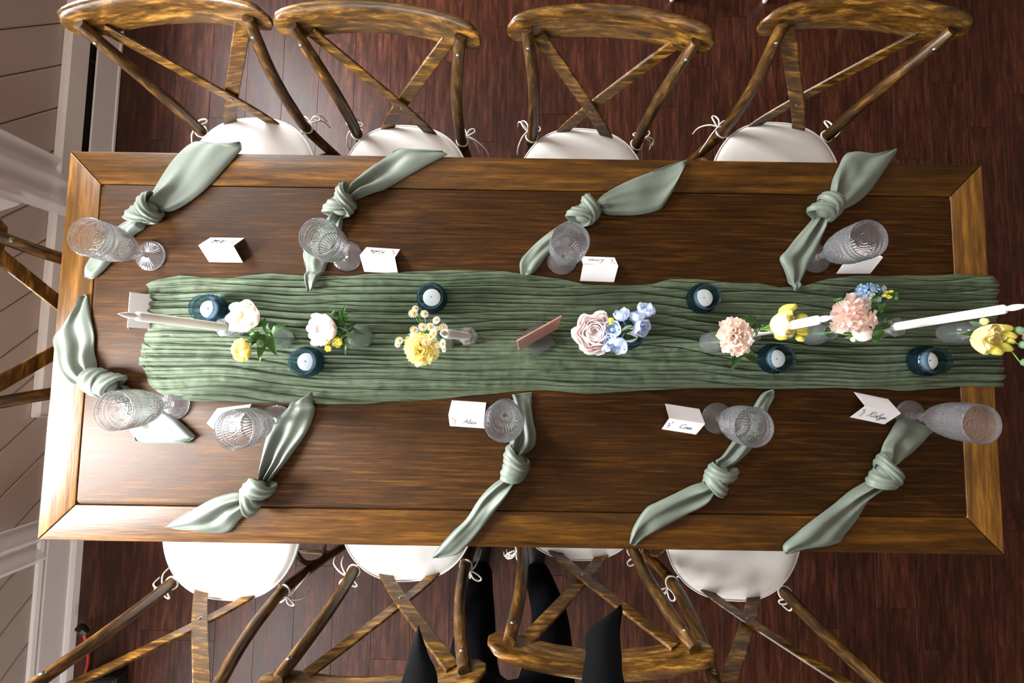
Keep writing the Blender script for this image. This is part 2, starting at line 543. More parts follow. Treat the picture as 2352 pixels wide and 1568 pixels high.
# windows
def window(n, along, pos, a, c, z0, z1, out):
    root = empty('window_%d' % n, (0, 0, 0), kind='structure')
    def bx(mb, u0, u1, zz0, zz1, d0, d1):
        p0, p1 = sorted((pos + d0 * out, pos + d1 * out))
        if along == 'y': mb.box((p0, u0, zz0), (p1, u1, zz1), 0.003)
        else: mb.box((u0, p0, zz0), (u1, p1, zz1), 0.003)
    f = MB()
    for (u0, u1, w0, w1) in ((a - 0.07, a + 0.03, z0 - 0.07, z1 + 0.07), (c - 0.03, c + 0.07, z0 - 0.07, z1 + 0.07),
                             (a + 0.03, c - 0.03, z0 - 0.07, z0 + 0.03), (a + 0.03, c - 0.03, z1 - 0.03, z1 + 0.07)):
        bx(f, u0, u1, w0, w1, -0.018, 0.03)
    f.build('window_frame', M['trim_paint'], root, smooth=False)
    nb = max(1, round((c - a) / 0.8))
    for i in range(1, nb):
        u = a + (c - a) * i / nb
        g = MB()
        bx(g, u - 0.02, u + 0.02, z0 + 0.03, z1 - 0.03, 0.0, 0.03)
        g.build('mullion', M['trim_paint'], root, smooth=False)
    for i in range(nb):
        u0 = a + (c - a) * i / nb + 0.02
        u1 = a + (c - a) * (i + 1) / nb - 0.02
        g = MB()
        bx(g, u0, u1, z0 + 0.03, z1 - 0.03, 0.05, 0.056)
        g.build('pane', M['window_glass'], root, smooth=False)
    s = MB()
    bx(s, a - 0.1, c + 0.1, z0 - 0.1, z0 - 0.07, -0.05, 0.0)
    s.build('window_sill', M['trim_paint'], root, smooth=False)
n = 1
for a, c, w0, w1 in WIN_LEFT:
    window(n, 'y', X0, a, c, w0, w1, -1); n += 1
for a, c, w0, w1 in WIN_FRONT:
    window(n, 'x', Y0, a, c, w0, w1, -1); n += 1

# baseboard and heater along the left wall
HY = -0.215                                   # the heater ends here
prof = [(X0, 0.155), (X0 + 0.010, 0.150), (X0 + 0.014, 0.138), (X0 + 0.009, 0.128), (X0 + 0.012, 0.122), (X0 + 0.012, 0.036), (X0 + 0.018, 0.034), (X0 + 0.026, 0.024), (X0 + 0.030, 0.0)]
b = MB()
b.grid([[Vector((x, yy, z)) for x, z in prof] for yy in (Y0, HY)])
b.build('baseboard_left', M['trim_paint'], smooth=True, ang=25)
tag(bpy.data.objects['baseboard_left'], kind='structure')

hr = empty('baseboard_heater', (X0, HY, 0), 0, 'long white baseboard heater with a dark slot along the panelled wall', 'heater')
def hbox(name, x0, x1, z0, z1, mat, ya=HY, yb=Y1 - 0.05, ch=0.003):
    MB().box((x0, ya, z0), (x1, yb, z1), ch).build(name, M[mat], hr, off=Vector((X0, HY, 0)), smooth=False)
hbox('front_panel', X0 + 0.024, X0 + 0.032, 0.006, 0.108, 'trim_paint')
hbox('bottom_lip', X0 + 0.010, X0 + 0.036, 0.0, 0.014, 'trim_paint')
hbox('slot', X0 + 0.001, X0 + 0.012, 0.014, 0.150, 'dark_gap')
b = MB()
pr = [(X0 + 0.002, 0.216), (X0 + 0.018, 0.214), (X0 + 0.028, 0.206), (X0 + 0.031, 0.140), (X0 + 0.025, 0.140), (X0 + 0.022, 0.200), (X0 + 0.002, 0.205)]
b.grid([[Vector((x, yy, z)) for x, z in pr] for yy in (HY, Y1 - 0.05)], closed=True)
b.f.append(tuple(range(7)))
b.f.append(tuple(range(7, 14))[::-1])
b.build('top_cover', M['trim_paint'], hr, off=Vector((X0, HY, 0)), smooth=False)
for i in range(9):
    yy = HY + 0.25 + i * 0.42
    hbox('bracket', X0 + 0.010, X0 + 0.026, 0.10, 0.145, 'dark_gap', yy, yy + 0.006, 0.0)
hbox('end_cap', X0 + 0.002, X0 + 0.032, 0.0, 0.214, 'trim_paint', HY - 0.004, HY, 0.0)

# sheer curtains hanging from a rod beside the windows
def curtain(label, strips):
    root = empty('sheer_curtain', (X0 + 0.10, sum(s[0] + s[1] for s in strips) / (2 * len(strips)), strips[0][3]), 0, label, 'curtain', 'sheer curtains at the left wall')
    off = Vector(root.location)
    for si, (ya, yb, xx, zh, slant, folds) in enumerate(strips):
        rows = []
        nz, ny = 26, 54
        for i in range(nz + 1):
            t = i / nz
            z = 2.52 + (zh - 2.52) * t
            row = []
            for j in range(ny + 1):
                s = j / ny
                yy = ya + (yb - ya) * s
                zz = z + slant * (s - 0.5) * t * t
                pin = 0.55 + 0.45 * abs(1 - 2 * min(1, t * 1.2)) if t < 0.85 else 1.0
                wob = noise.noise(Vector((s * 3 + si * 5, t * 2, 1.3)))
                row.append(Vector((xx + 0.022 * sin(2 * pi * folds * s + 1.4 * wob * 2) + 0.012 * wob, yy + 0.03 * wob * t, zz)))
            rows.append(row)
        MB().grid(rows).build('panel', M['sheer_curtain'], root, off=off)
    r = MB().tube([(X0 + 0.10, strips[0][0] - 0.1, 2.53), (X0 + 0.10, strips[-1][1] + 0.1, 2.53)], 0.012, 10)
    r.build('rod', M['trim_paint'], root, off=off)
curtain('sheer white curtain hanging to the floor beside the top-left table corner', [(0.58, 0.78, X0 + 0.085, 0.24, 0.05, 2), (0.52, 0.62, X0 + 0.11, 0.40, -0.10, 1)])
curtain('sheer white curtain hanging beside the bottom-left table corner', [(-0.76, -0.60, X0 + 0.085, 0.22, 0.02, 2), (-0.60, -0.46, X0 + 0.11, 0.42, 0.06, 1)])

# orange extension cord with its black plug, black case on the floor
pl = at(190, 1446, 0.03)
cr = empty('extension_cord', (pl.x, pl.y, 0), 0, 'orange extension cord with a black plug by the baseboard', 'cord')
off = Vector(cr.location)
pts = cat([at(192, 1452, 0.02), at(197, 1470, 0.008), at(203, 1500, 0.008), at(201, 1530, 0.008), at(192, 1560, 0.008), at(182, 1620, 0.008), at(170, 1700, 0.008)], 6)
MB().tube(pts, 0.0055, 8).build('cable', M['orange_cord'], cr, off=off)
d = Vector((0.25, -1, 0)).normalized()
MB().tube([pl + Vector((-0.02, 0.012, 0.0)), pl + Vector((0.0, 0.0, 0.0)), pl + Vector((0.010, -0.016, -0.008))], [0.014, 0.017, 0.011], 8).build('plug', M['black_rubber'], cr, off=off)
bc = at(236, 1590, 0.03)
bcr = empty('equipment_case', (bc.x, bc.y, 0), 0, 'black case on the floor behind the bottom-left chair', 'case')
MB().box((-0.075, -0.32, 0.0), (0.075, 0.075, 0.06), 0.008).build('body', M['black_rubber'], bcr, smooth=False)
MB().box((-0.078, -0.324, 0.06), (0.078, 0.079, 0.075), 0.006).build('lid', M['black_rubber'], bcr, smooth=False)
MB().tube(cat([(-0.04, -0.1, 0.075), (-0.035, -0.1, 0.10), (0.035, -0.1, 0.10), (0.04, -0.1, 0.075)], 4), 0.006, 8).build('handle', M['black_rubber'], bcr)

# ------------------------------------------------------------------ table
TX, TY, TL, TWD = 0.0288, 0.0551, 2.44, 1.0133
tr = empty('dining_table', (TX, TY, 0), 0, 'long dark-stained wooden farm table with mitred frame boards', 'table')
hx, hy, bw = TL / 2, TWD / 2, 0.0885
g = 0.0011
def board(p, mat):
    """mitred top board: four corners (x, y) counter-clockwise, small bevel"""
    cx = sum(q[0] for q in p) / 4
    cy = sum(q[1] for q in p) / 4
    b = MB()
    def ringz(z, i):
        out = []
        for k in range(4):
            q = Vector(p[k]); a = Vector(p[k - 1]); c = Vector(p[(k + 1) % 4])
            d1 = (a - q).normalized(); d2 = (c - q).normalized()
            sn = abs(d1.x * d2.y - d1.y * d2.x)
            out.append(((q + (d1 + d2) * (i / max(sn, 0.2))).x, (q + (d1 + d2) * (i / max(sn, 0.2))).y, z))
        return out
    v = ringz(TZ - 0.042, 0) + ringz(TZ - 0.003, 0) + ringz(TZ - 0.0008, 0.001) + ringz(TZ, 0.003)
    f = [(3, 2, 1, 0), (12, 13, 14, 15)]
    for r in range(3):
        for q in range(4):
            a, c = r * 4 + q, r * 4 + (q + 1) % 4
            f.append((a, c, c + 4, a + 4))
    b.add(v, f)
    b.build('frame_board', M[mat], tr, smooth=True, ang=30)
board([(-hx + g, hy), (-hx + bw + g, hy - bw + 0), (hx - bw - g, hy - bw), (hx - g, hy)], 'table_board_x')
board([(-hx + g, -hy), (hx - g, -hy), (hx - bw - g, -hy + bw), (-hx + bw + g, -hy + bw)], 'table_board_x')
board([(-hx, -hy + g), (-hx + bw, -hy + bw + g), (-hx + bw, hy - bw - g), (-hx, hy - g)], 'table_board_y')
board([(hx, -hy + g), (hx, hy - g), (hx - bw, hy - bw - g), (hx - bw, -hy + bw + g)], 'table_board_y')
# inner panel with rounded corners
px, py, rc = hx - bw - 0.0022, hy - bw - 0.0022, 0.012
def rr(i, z):
    out = []
    for sx, sy, a0 in ((1, 1, 0), (-1, 1, 90), (-1, -1, 180), (1, -1, 270)):
        for q in range(7):
            a = radians(a0 + q * 15)
            out.append(Vector(((px - rc) * sx + (rc - i) * cos(a), (py - rc) * sy + (rc - i) * sin(a), z)))
    return out
b = MB()
b.grid([rr(0, TZ - 0.03), rr(0, TZ - 0.0035), rr(0.001, TZ - 0.0012), rr(0.003, TZ - 0.0003)], closed=True)
n = 28
b.f.append(tuple(range(3 * n, 4 * n)))
b.f.append(tuple(range(n))[::-1])
b.build('top_panel', M['table_panel'], tr, smooth=True, ang=30)
MB().box((-hx + 0.05, -hy + 0.05, TZ - 0.040), (hx - 0.05, hy - 0.05, TZ - 0.031)).build('sub_top', M['dark_gap'], tr, smooth=False)
for sx in (-1, 1):
    MB().box((sx * (hx - 0.11) - 0.012, -hy + 0.16, TZ - 0.14), (sx * (hx - 0.11) + 0.012, hy - 0.16, TZ - 0.042), 0.002).build('apron', M['table_board_y'], tr, smooth=False)
    for sy in (-1, 1):
        b = MB()
        cx, cy = sx * (hx - 0.12), sy * (hy - 0.12)
        b.box((cx - 0.045, cy - 0.045, 0.0), (cx + 0.045, cy + 0.045, TZ - 0.042), 0.004)
        b.build('leg', M['table_board_x'], tr, smooth=False)
for sy in (-1, 1):
    MB().box((-hx + 0.165, sy * (hy - 0.11) - 0.012, TZ - 0.14), (hx - 0.165, sy * (hy - 0.11) + 0.012, TZ - 0.042), 0.002).build('apron', M['table_board_x'], tr, smooth=False)

# ------------------------------------------------------------------ cross-back chairs
SEATZ = 0.452
def seat_outline(sc=1.0, n=40, w=0.212, d=0.205, cy=-0.175):
    out = []
    for k in range(n):
        a = 2 * pi * k / n
        c, s = cos(a), sin(a)
        e = 2.0 / 2.5
        x = w * sc * (abs(c) ** e) * (1 if c >= 0 else -1)
        y = d * sc * (abs(s) ** e) * (1 if s >= 0 else -1)
        x *= 1.0 - 0.10 * (y / d)                 # a little wider at the front
        out.append((x, cy + y))
    return out

def post_pts(s):
    return cat([(s * 0.198, 0.050, 0.0), (s * 0.188, 0.020, 0.22), (s * 0.1790, 0.0, 0.44), (s * 0.1765, 0.012, 0.56), (s * 0.187, 0.034, 0.70), (s * 0.2135, 0.065, 0.845)], 5)

def make_chair(label):
    t = empty('cross_back_chair', (0, 0, 0), 0, label, 'chair', 'cross-back chairs around the table')
    for s in (-1, 1):
        p = post_pts(s)
        r = [0.0155 + 0.002 * sin(pi * i / (len(p) - 1)) for i in range(len(p))]
        r[-1] -= 0.0015
        o = MB().tube(p, r, 14).build('back_post', M['chair_wood_z'], t)
        q = Vector((s * 0.2055, 0.058 - 0.0145, 0.808))
        MB().ball(q, (0.0075, 0.005, 0.0075), 10, 6).build('bolt', M['steel'], o)
        fl = cat([(s * 0.185, -0.345, 0.0), (s * 0.180, -0.335, 0.25), (s * 0.172, -0.325, 0.44)], 4)
        MB().tube(fl, [0.014 + 0.004 * i / (len(fl) - 1) for i in range(len(fl))], 12).build('front_leg', M['chair_wood_z'], t)
        MB().tube([(s * 0.185, 0.012, 0.20), (s * 0.179, -0.332, 0.22)], 0.0085, 8).build('stretcher', M['chair_wood_x'], t)
        br = cat([(s * 0.187, 0.012, 0.24), (s * 0.178, -0.04, 0.36), (s * 0.16, -0.16, 0.42), (s * 0.17, -0.28, 0.36), (s * 0.179, -0.325, 0.24)], 5)
        MB().tube(br, 0.008, 8).build('side_brace', M['chair_wood_z'], t)
    MB().tube([(-0.178, -0.332, 0.16), (0.178, -0.332, 0.16)], 0.0085, 8).build('stretcher', M['chair_wood_x'], t)
    MB().tube([(-0.187, 0.018, 0.16), (0.187, 0.018, 0.16)], 0.0085, 8).build('stretcher', M['chair_wood_x'], t)
    # seat
    o1 = seat_outline(0.97, d=0.195)
    b = MB()
    b.grid([[Vector((x * 0.96, y, SEATZ - 0.030)) for x, y in o1], [Vector((x, y, SEATZ - 0.024)) for x, y in o1], [Vector((x, y, SEATZ - 0.006)) for x, y in o1],
            [Vector((x * 0.97, -0.175 + (y + 0.175) * 0.97, SEATZ)) for x, y in o1]], closed=True)
    m = len(o1)
    b.f.append(tuple(range(m))[::-1])
    b.f.append(tuple(range(3 * m, 4 * m)))
    b.build('seat', M['chair_wood_x'], t)
    # curved top rail, lens-shaped section
    rows = []
    nx = 30
    for i in range(nx + 1):
        u = -1 + 2 * i / nx
        x = 0.262 * u
        e = max(0.0, 1 - abs(u) ** 9)
        hh = 0.0465 * (0.30 + 0.70 * e ** 0.5)
        th = 0.0125 * (0.35 + 0.65 * e ** 0.5)
        yc = 0.113 - 0.040 * u * u
        tn = Vector((0.262, -0.080 * u, 0)).normalized()
        nr = Vector((-tn.y, tn.x, 0))
        zc = 0.833 - 0.004 * u * u
        row = []
        for k in range(18):
            a = 2 * pi * k / 18
            ca, sa = cos(a), sin(a)
            row.append(Vector((x, yc, zc)) + nr * th * (abs(ca) ** 0.6) * (1 if ca > 0 else -1) + Vector((0, 0, 1)) * hh * (abs(sa) ** 0.75) * (1 if sa > 0 else -1))
        rows.append(row)
    b = MB()
    b.grid(rows, closed=True)
    b.f.append(tuple(range(18))[::-1])
    b.f.append(tuple(range(nx * 18, nx * 18 + 18)))
    b.f = [f[::-1] for f in b.f]
    b.build('top_rail', M['chair_wood_x'], t, ang=60)
    # crossed slats
    for s in (-1, 1):
        dy = 0.0 if s < 0 else 0.011
        c = cat([(s * -0.104, -0.006 + dy, 0.436), (s * -0.060, 0.018 + dy, 0.505), (0.0, 0.036 + dy, 0.586), (s * 0.095, 0.060 + dy, 0.704), (s * 0.182, 0.080 + dy, 0.812)], 6)
        rows = []
        for i in range(len(c)):
            tg, nrm, bi = frame_axes(c, i, Vector((0, 1, 0)))
            rows.append([c[i] + bi * a * 0.0185 + nrm * d2 * 0.0042 for a, d2 in ((-1, -0.6), (-0.88, -1), (0.88, -1), (1, -0.6), (1, 0.6), (0.88, 1), (-0.88, 1), (-1, 0.6))])
        b = MB()
        b.grid(rows, closed=True)
        b.f.append(tuple(range(8))[::-1])
        b.f.append(tuple(range((len(c) - 1) * 8, len(c) * 8)))
        o = b.build('cross_slat', M['chair_wood_x'], t, ang=30)
        if s < 0:
            MB().ball((0.0, 0.0315, 0.584), (0.0060, 0.003, 0.0060), 10, 6).build('nail', M['steel'], o)
    return t

def make_cushion(label, seed):
    rg = random.Random(seed)
    t = empty('seat_cushion', (0, 0, 0), 0, label, 'cushion', 'white tie-on seat cushions')
    rows = []
    z0 = SEATZ + 0.001
    for sc, z in ((0.90, 0.0), (0.985, 0.003), (1.02, 0.012), (1.025, 0.020), (1.005, 0.030), (0.93, 0.038), (0.78, 0.0425), (0.55, 0.0445), (0.3, 0.0455), (0.1, 0.046)):
        o = seat_outline(sc, 48, 0.214, 0.206)
        rows.append([Vector((x, y, z0 + z + (0.0016 * noise.noise(Vector((x * 14 + seed, y * 14, z * 30))) if z > 0.015 else 0))) for x, y in o])
    b = MB()
    b.grid(rows, closed=True)
    m = 48
    b.f.append(tuple(range(m))[::-1])
    b.f.append(tuple(range(9 * m, 10 * m)))
    b.build('pad', M['cushion_cloth'], t, ang=180)
    o = seat_outline(1.022, 64, 0.214, 0.206)
    MB().loop([(x, y, z0 + 0.0285) for x, y in o], 0.0028, 6).build('piping', M['cushion_cloth'], t, ang=180)
    for s in (-1, 1):
        pc = Vector((s * 0.179, 0.002, 0.472))
        b = MB()
        ring = [pc + Vector((0.0195 * cos(a), 0.0195 * sin(a), 0.003 * sin(2 * a))) for a in [2 * pi * k / 16 for k in range(16)]]
        b.loop(ring, 0.0028, 6)
        b.tube([pc + Vector((-s * 0.012, -0.016, 0)), Vector((s * 0.150, -0.03, z0 + 0.026))], 0.0028, 6)
        kn = pc + Vector((s * 0.014, 0.016, 0.002))
        b.ball(kn, 0.005, 8, 6)
        for q in range(2):
            a0 = rg.uniform(0.2, 0.9) + (1.7 if q else 0.0) - (0 if s > 0 else -0.4)
            dr = Vector((cos(a0) * s, sin(a0), 0))
            sd = Vector((-dr.y, dr.x, 0))
            ln = rg.uniform(0.030, 0.042)
            lp = [kn + dr * ln * f + sd * w * ln + Vector((0, 0, h * 0.01)) for f, w, h in ((0, 0, 0), (0.5, 0.22, 0.6), (0.95, 0.17, 0.2), (1.05, 0, -0.1), (0.9, -0.17, 0.0), (0.45, -0.2, 0.5))]
            b.loop(cat(lp, 4, True), 0.0026, 6)
        for q in range(2):
            a0 = rg.uniform(-0.9, 1.6)
            dr = Vector((cos(a0) * s, sin(a0), 0))
            ln = rg.uniform(0.04, 0.085)
            b.tube(cat([kn, kn + dr * ln * 0.4 + Vector((0, 0, -0.004)), kn + dr * ln * 0.8 + Vector((0.004, -0.004, -0.03)), kn + dr * ln * 0.9 + Vector((0.006, -0.008, -0.065))], 4), 0.0026, 6)
        b.build('tie', M['tie_cloth'], t, ang=180)
    return t

chair0 = make_chair('')
spots = [  # x, y of the back posts at the seat, turn, chair words, cushion words
    (-0.890, 0.795, 3.0, 'cross-back wooden chair leftmost along the far side, beside the white wall heater', 'white tie-on cushion on the leftmost chair of the far side, bleached by window light'),
    (-0.359, 0.776, -3.0, 'cross-back wooden chair second from the wall along the far side', 'white tie-on cushion on the second chair from the wall, far side, under a napkin tip'),
    (0.234, 0.774, -3.4, 'cross-back wooden chair third from the wall along the far side', 'white tie-on cushion on the third chair from the wall, far side'),
    (0.882, 0.806, -1.5, 'cross-back wooden chair farthest from the wall along the far side', 'white tie-on cushion on the far-side chair farthest from the wall'),
    (-0.893, -0.706, 180 - 3.0, 'cross-back wooden chair in the bottom-left corner, nearest the plug and cord', 'white tie-on cushion showing widest, on the bottom-left chair'),
    (-0.316, -0.640, 180 + 3.5, 'cross-back wooden chair at the near side, left of the person', 'white tie-on cushion under the napkin that hangs off the near table edge'),
    (0.218, -0.568, 180 - 1.5, 'cross-back wooden chair directly in front of the person in black', 'white tie-on cushion barely peeking out, on the chair before the person'),
    (0.698, -0.684, 180 - 4.0, 'cross-back wooden chair rightmost at the near side, its seat striped by shadows', 'white tie-on cushion striped by shadows on the rightmost near chair'),
    (-1.225, 0.098, 90.0, 'cross-back wooden chair at the left end of the table, mostly cut off', None),
]
for i, (x, y, rz, lab, clab) in enumerate(spots):
    c = chair0 if i == 0 else copy_tree(chair0)
    c.location = (x, y, 0)
    c.rotation_euler = (0, 0, radians(rz))
    c['label'] = lab
    if clab:
        q = make_cushion(clab, i + 3)
        q.location = (x, y, 0)
        q.rotation_euler = (0, 0, radians(rz))

# a pale chair farther back: only the tips of two legs are in the picture
fa, fb = at(1543, 2, 0.0), at(1756, 2, 0.0)
pc = (fa + fb) / 2
fr = empty('side_chair', (pc.x, pc.y, 0), 0, 'pale grey chair behind the far row, only its front feet in view', 'chair')
hw = (fb - fa).length / 2
for s in (-1, 1):
    MB().tube([(s * hw, 0.0, 0.0), (s * (hw - 0.01), 0.02, 0.44)], [0.011, 0.014], 10).build('leg', M['trim_paint'], fr)
    MB().tube([(s * hw, 0.42, 0.0), (s * (hw - 0.02), 0.39, 0.44), (s * (hw - 0.02), 0.45, 0.86)], [0.011, 0.014, 0.012], 10).build('leg', M['trim_paint'], fr)
MB().box((-hw - 0.01, -0.01, 0.43), (hw + 0.01, 0.41, 0.455), 0.006).build('seat', M['trim_paint'], fr, smooth=False)
for z in (0.58, 0.70, 0.82):
    MB().box((-hw + 0.02, 0.40 + (z - 0.5) * 0.12, z - 0.025), (hw - 0.02, 0.42 + (z - 0.5) * 0.12, z + 0.025), 0.003).build('back_slat', M['trim_paint'], fr, smooth=False)

# ------------------------------------------------------------------ gauze runner
def interp(pts, x):
    if x <= pts[0][0]: return pts[0][1]
    for (a, b), (c, d) in zip(pts, pts[1:]):
        if x <= c: return b + (d - b) * (x - a) / (c - a)
    return pts[-1][1]
r_top = [(330, 655), (365, 640), (410, 631), (460, 637), (520, 638), (620, 627), (700, 633), (800, 634), (900, 625), (1000, 622), (1080, 620), (1150, 622), (1220, 632), (1290, 640), (1340, 653), (1440, 656), (1500, 652), (1540, 641), (1600, 640), (1680, 650), (1740, 650), (1790, 661), (1850, 655), (1900, 640), (2000, 632), (2100, 634), (2200, 629), (2282, 634)]
r_bot = [(330, 868), (350, 890), (375, 908), (430, 920), (520, 922), (640, 925), (760, 928), (840, 926), (960, 920), (1100, 907), (1170, 899), (1250, 896), (1350, 904), (1450, 898), (1550, 893), (1650, 890), (1800, 893), (1950, 890), (2060, 897), (2150, 893), (2200, 888), (2290, 886)]
edge_x = TX + hx                              # right table edge
rows = []
NU, NV = 480, 360
def ridged(x, y, s):
    return 1 - abs(noise.noise(Vector((x, y, s)))) * 2.2
def pleat(x, y, f, wx, ws, s):
    """long irregular pleats along x: rises slowly, drops sharply"""
    ph = y * f + ws * noise.noise(Vector((x * wx, y * 5.0, s))) + 0.35 * ws * noise.noise(Vector((x * wx * 4, y * 14.0, s + 3)))
    k = math.floor(ph)
    t = ph - k
    amp = 0.5 + 0.9 * noise.noise(Vector((x * 2.1 + k * 7.3, k * 3.1, s + 9)))
    groove = exp(-(min(t, 1 - t) / 0.055) ** 2)
    return max(0.0, amp) * ((t / 0.82 if t < 0.82 else (1 - t) / 0.18) - 0.9 * groove)
def crinkle(x, y):
    a = pleat(x, y, 40, 1.2, 1.7, 1.7)
    b = pleat(x, y, 95, 2.0, 1.6, 5.2)
    c = noise.noise(Vector((x * 26, y * 70, 2.2)))
    d = noise.noise(Vector((x * 60, y * 55, 7.7)))
    e = max(0.0, noise.noise(Vector((x * 2.3, y * 7, 3.3))))
    return 0.006 + 0.0125 * a + 0.0062 * b + 0.0020 * c + 0.0011 * d + 0.006 * e
u_left = lambda t: 334 + 16 * noise.noise(Vector((t * 5, 0.3, 0))) + 4 * noise.noise(Vector((t * 15, 3.3, 0))) - (10 if 0.62 < t < 0.86 else 0) + (18 if 0.30 < t < 0.40 else 0)
for i in range(NU + 1):
    s = i / NU
    row = []
    for j in range(NV + 1):
        t = j / NV
        ul = u_left(t)
        if s <= 0.955:
            u = ul + (2262 - ul) * (s / 0.955)
        else:
            u = 2262
        a, b = at(u, interp(r_top, u), TZ + 0.006), at(u, interp(r_bot, u), TZ + 0.006)
        wig = 0.003 * noise.noise(Vector((a.x * 14, 0.0, 8.0)))
        p = a.lerp(b, t) + Vector((0, wig * (1 if t < 0.5 else -1), 0))
        edge = min(1.0, min(t, 1 - t) * 14, s * 55)
        p.z = TZ + 0.0022 + max(0.0, crinkle(p.x, p.y)) * (0.35 + 0.65 * edge)
        if s > 0.955:
            q = (s - 0.955) / 0.045           # over the edge and down
            ln = q * 0.34
            x0e = p.x
            run = edge_x + 0.006 - x0e
            out = 0.004 + 0.006 * noise.noise(Vector((p.y * 40, 2.0, 1.0))) + 0.010 * ridged(p.y * 26, 3.0, 2.0) * q
            if ln < run: p.x = x0e + ln
            else:
                dz = ln - run
                p.x = edge_x + 0.005 + max(0.0, out) + 0.004 * min(1, dz * 30)
                p.z = p.z - dz + 0.002
        row.append(p)
    rows.append(row)
rb = MB()
rb.grid(rows)
rc0 = at(1300, 770, TZ)
rn = rb.build('table_runner', M['gauze'], None, off=rc0, ang=180)
rn.location = rc0
tag(rn, 'crinkled sage green gauze runner down the middle of the table', 'table runner')

# ------------------------------------------------------------------ knotted napkins
RT = sorted((at(u, v, TZ + 0.006).x, at(u, v, TZ + 0.006).y) for u, v in r_top)
RB = sorted((at(u, v, TZ + 0.006).x, at(u, v, TZ + 0.006).y) for u, v in r_bot)
def on_runner(p):
    """how far (0 to 1) a point lies on the raised runner"""
    if p.x < RT[0][0]: return 0.0
    d = min(interp(RT, p.x) - p.y, p.y - interp(RB, p.x))
    t = max(0.0, min(1.0, (d + 0.012) / 0.016))
    return t * t * (3 - 2 * t)
def napkin(label, knot, ups, lows, seed):
    rg = random.Random(seed)
    kc = at(knot[0], knot[1], TZ + 0.022)
    root = empty('napkin', (kc.x, kc.y, TZ), 0, label, 'napkin', 'knotted sage napkins')
    off = Vector((kc.x, kc.y, TZ))
    for side, pairs in ((0, ups), (1, lows)):
        L = cat([at(*p[0], TZ + 0.014) for p in pairs], 6)
        R = cat([at(*p[1], TZ + 0.014) for p in pairs], 6)
        # root of the tail sits inside the knot
        mid = (L[0] + R[0]) / 2
        dirk = (kc - mid)
        dirk.z = 0
        L.insert(0, L[0].lerp(kc, 0.35)); R.insert(0, R[0].lerp(kc, 0.35))
        n = len(L)
        ss = [0.0]
        for i in range(1, n):
            ss.append(ss[-1] + ((L[i] + R[i]) / 2 - (L[i - 1] + R[i - 1]) / 2).length)
        tot = ss[-1]
        NVV = 22
        top, bot = [], []
        nf = rg.choice((1.5, 2.0, 2.5))
        ph = rg.uniform(0, 6.28)
        vc0, vc1 = rg.uniform(0.3, 0.7), rg.uniform(0.25, 0.75)
        roll = rg.choice((-1, 1)) * rg.uniform(0.15, 0.45)
        for i in range(n):
            q = ss[i] / tot
            w = (R[i] - L[i]).length
            h0 = min(0.40 * w, 0.011 + 0.015 * exp(-q * 5.0))
            h0 = h0 * (1.0 - max(0, (q - 0.90)) * 5.0) if q > 0.9 else h0
            rt, rb_ = [], []
            for j in range(NVV + 1):
                v = j / NVV
                e = (1 - abs(2 * v - 1) ** 4.5) ** 0.5
                skew = 1 + roll * (2 * v - 1)
                fold = 0.013 * exp(-q * 3.4) * sin(2 * pi * nf * v + ph) * e
                vc = vc0 + (vc1 - vc0) * q
                cre = -0.014 * exp(-((v - vc) / 0.13) ** 2) * exp(-q * 2.2) * min(1, q * 6)
                wav = 0.009 * noise.noise(Vector((q * 3.6 + seed, v * 1.9, seed * 1.3))) * e
                z = h0 * e * skew * 0.82 + fold + cre + wav
                p = L[i].lerp(R[i], v)
                z = max(0.0012, z + 0.004)
                if q < 0.12: z = max(z, 0.004) * 1.0
                lift = 0.0185 * on_runner(p)
                rt.append(Vector((p.x, p.y, TZ + z + lift)))
                rb_.append(Vector((p.x, p.y, TZ + lift + max(0.0006, min(z - 0.0012, 0.003)))))
            top.append(rt)
            bot.append(rb_)
        b = MB()
        ring = [t + bb[::-1] for t, bb in zip(top, bot)]
        b.grid(ring, closed=True)
        # consistent outward normals: check the orientation of the first top face
        m = len(ring[0])
        b.f.append(tuple(range(m))[::-1])
        e0 = (n - 1) * m
        b.f.append(tuple(e0 + k for k in range(m)))
        a_, c_, d_ = ring[1][3], ring[1][4], ring[2][4]
        if (c_ - a_).cross(d_ - a_).z < 0: b.f = [f[::-1] for f in b.f]
        tl = b.build('tail', M['napkin_satin'], root, off=off, ang=180)
        k1 = int(n * 0.62)
        hem = [top[i][0] for i in range(k1, n)] + [top[-1][j] for j in range(2, NVV - 1, 4)] + [top[i][-1] for i in range(n - 1, int(n * 0.80), -1)]
        hem = [h + Vector((0, 0, 0.0010)) for h in hem]
        MB().tube(hem, 0.0011, 6).build('hem', M['napkin_hem'], tl, off=off)
    # the knot: a core and wraps pulled round it
    du = (at(*[(a + b) / 2 for a, b in zip(*ups[0])], TZ) - at(*[(a + b) / 2 for a, b in zip(*lows[0])], TZ))
    du.z = 0
    klen = max(0.050, min(0.075, du.length))
    du.normalize()
    ac = Vector((-du.y, du.x, 0))
    up = Vector((0, 0, 1))
    c = Vector((kc.x, kc.y, TZ + 0.024))
    b = MB()
    b.ball((0, 0, 0), (klen * 0.46, 0.026, 0.0205), 20, 14)
    for i, p in enumerate(b.v):
        f = 1 + 0.10 * noise.noise(Vector((p.x * 60 + seed, p.y * 60, p.z * 60)))
        q = c + du * p.x * f + ac * p.y * f + up * p.z * f
        q.z = max(q.z, TZ + 0.0015)
        b.v[i] = q
    kn = b.build('knot', M['napkin_satin'], root, off=off, ang=180)
    tilts = [rg.uniform(0.25, 0.6), -rg.uniform(0.2, 0.55), rg.uniform(0.3, 0.7)]
    if rg.random() < 0.5: tilts = [-t for t in tilts]
    offs = [-0.20, 0.20]
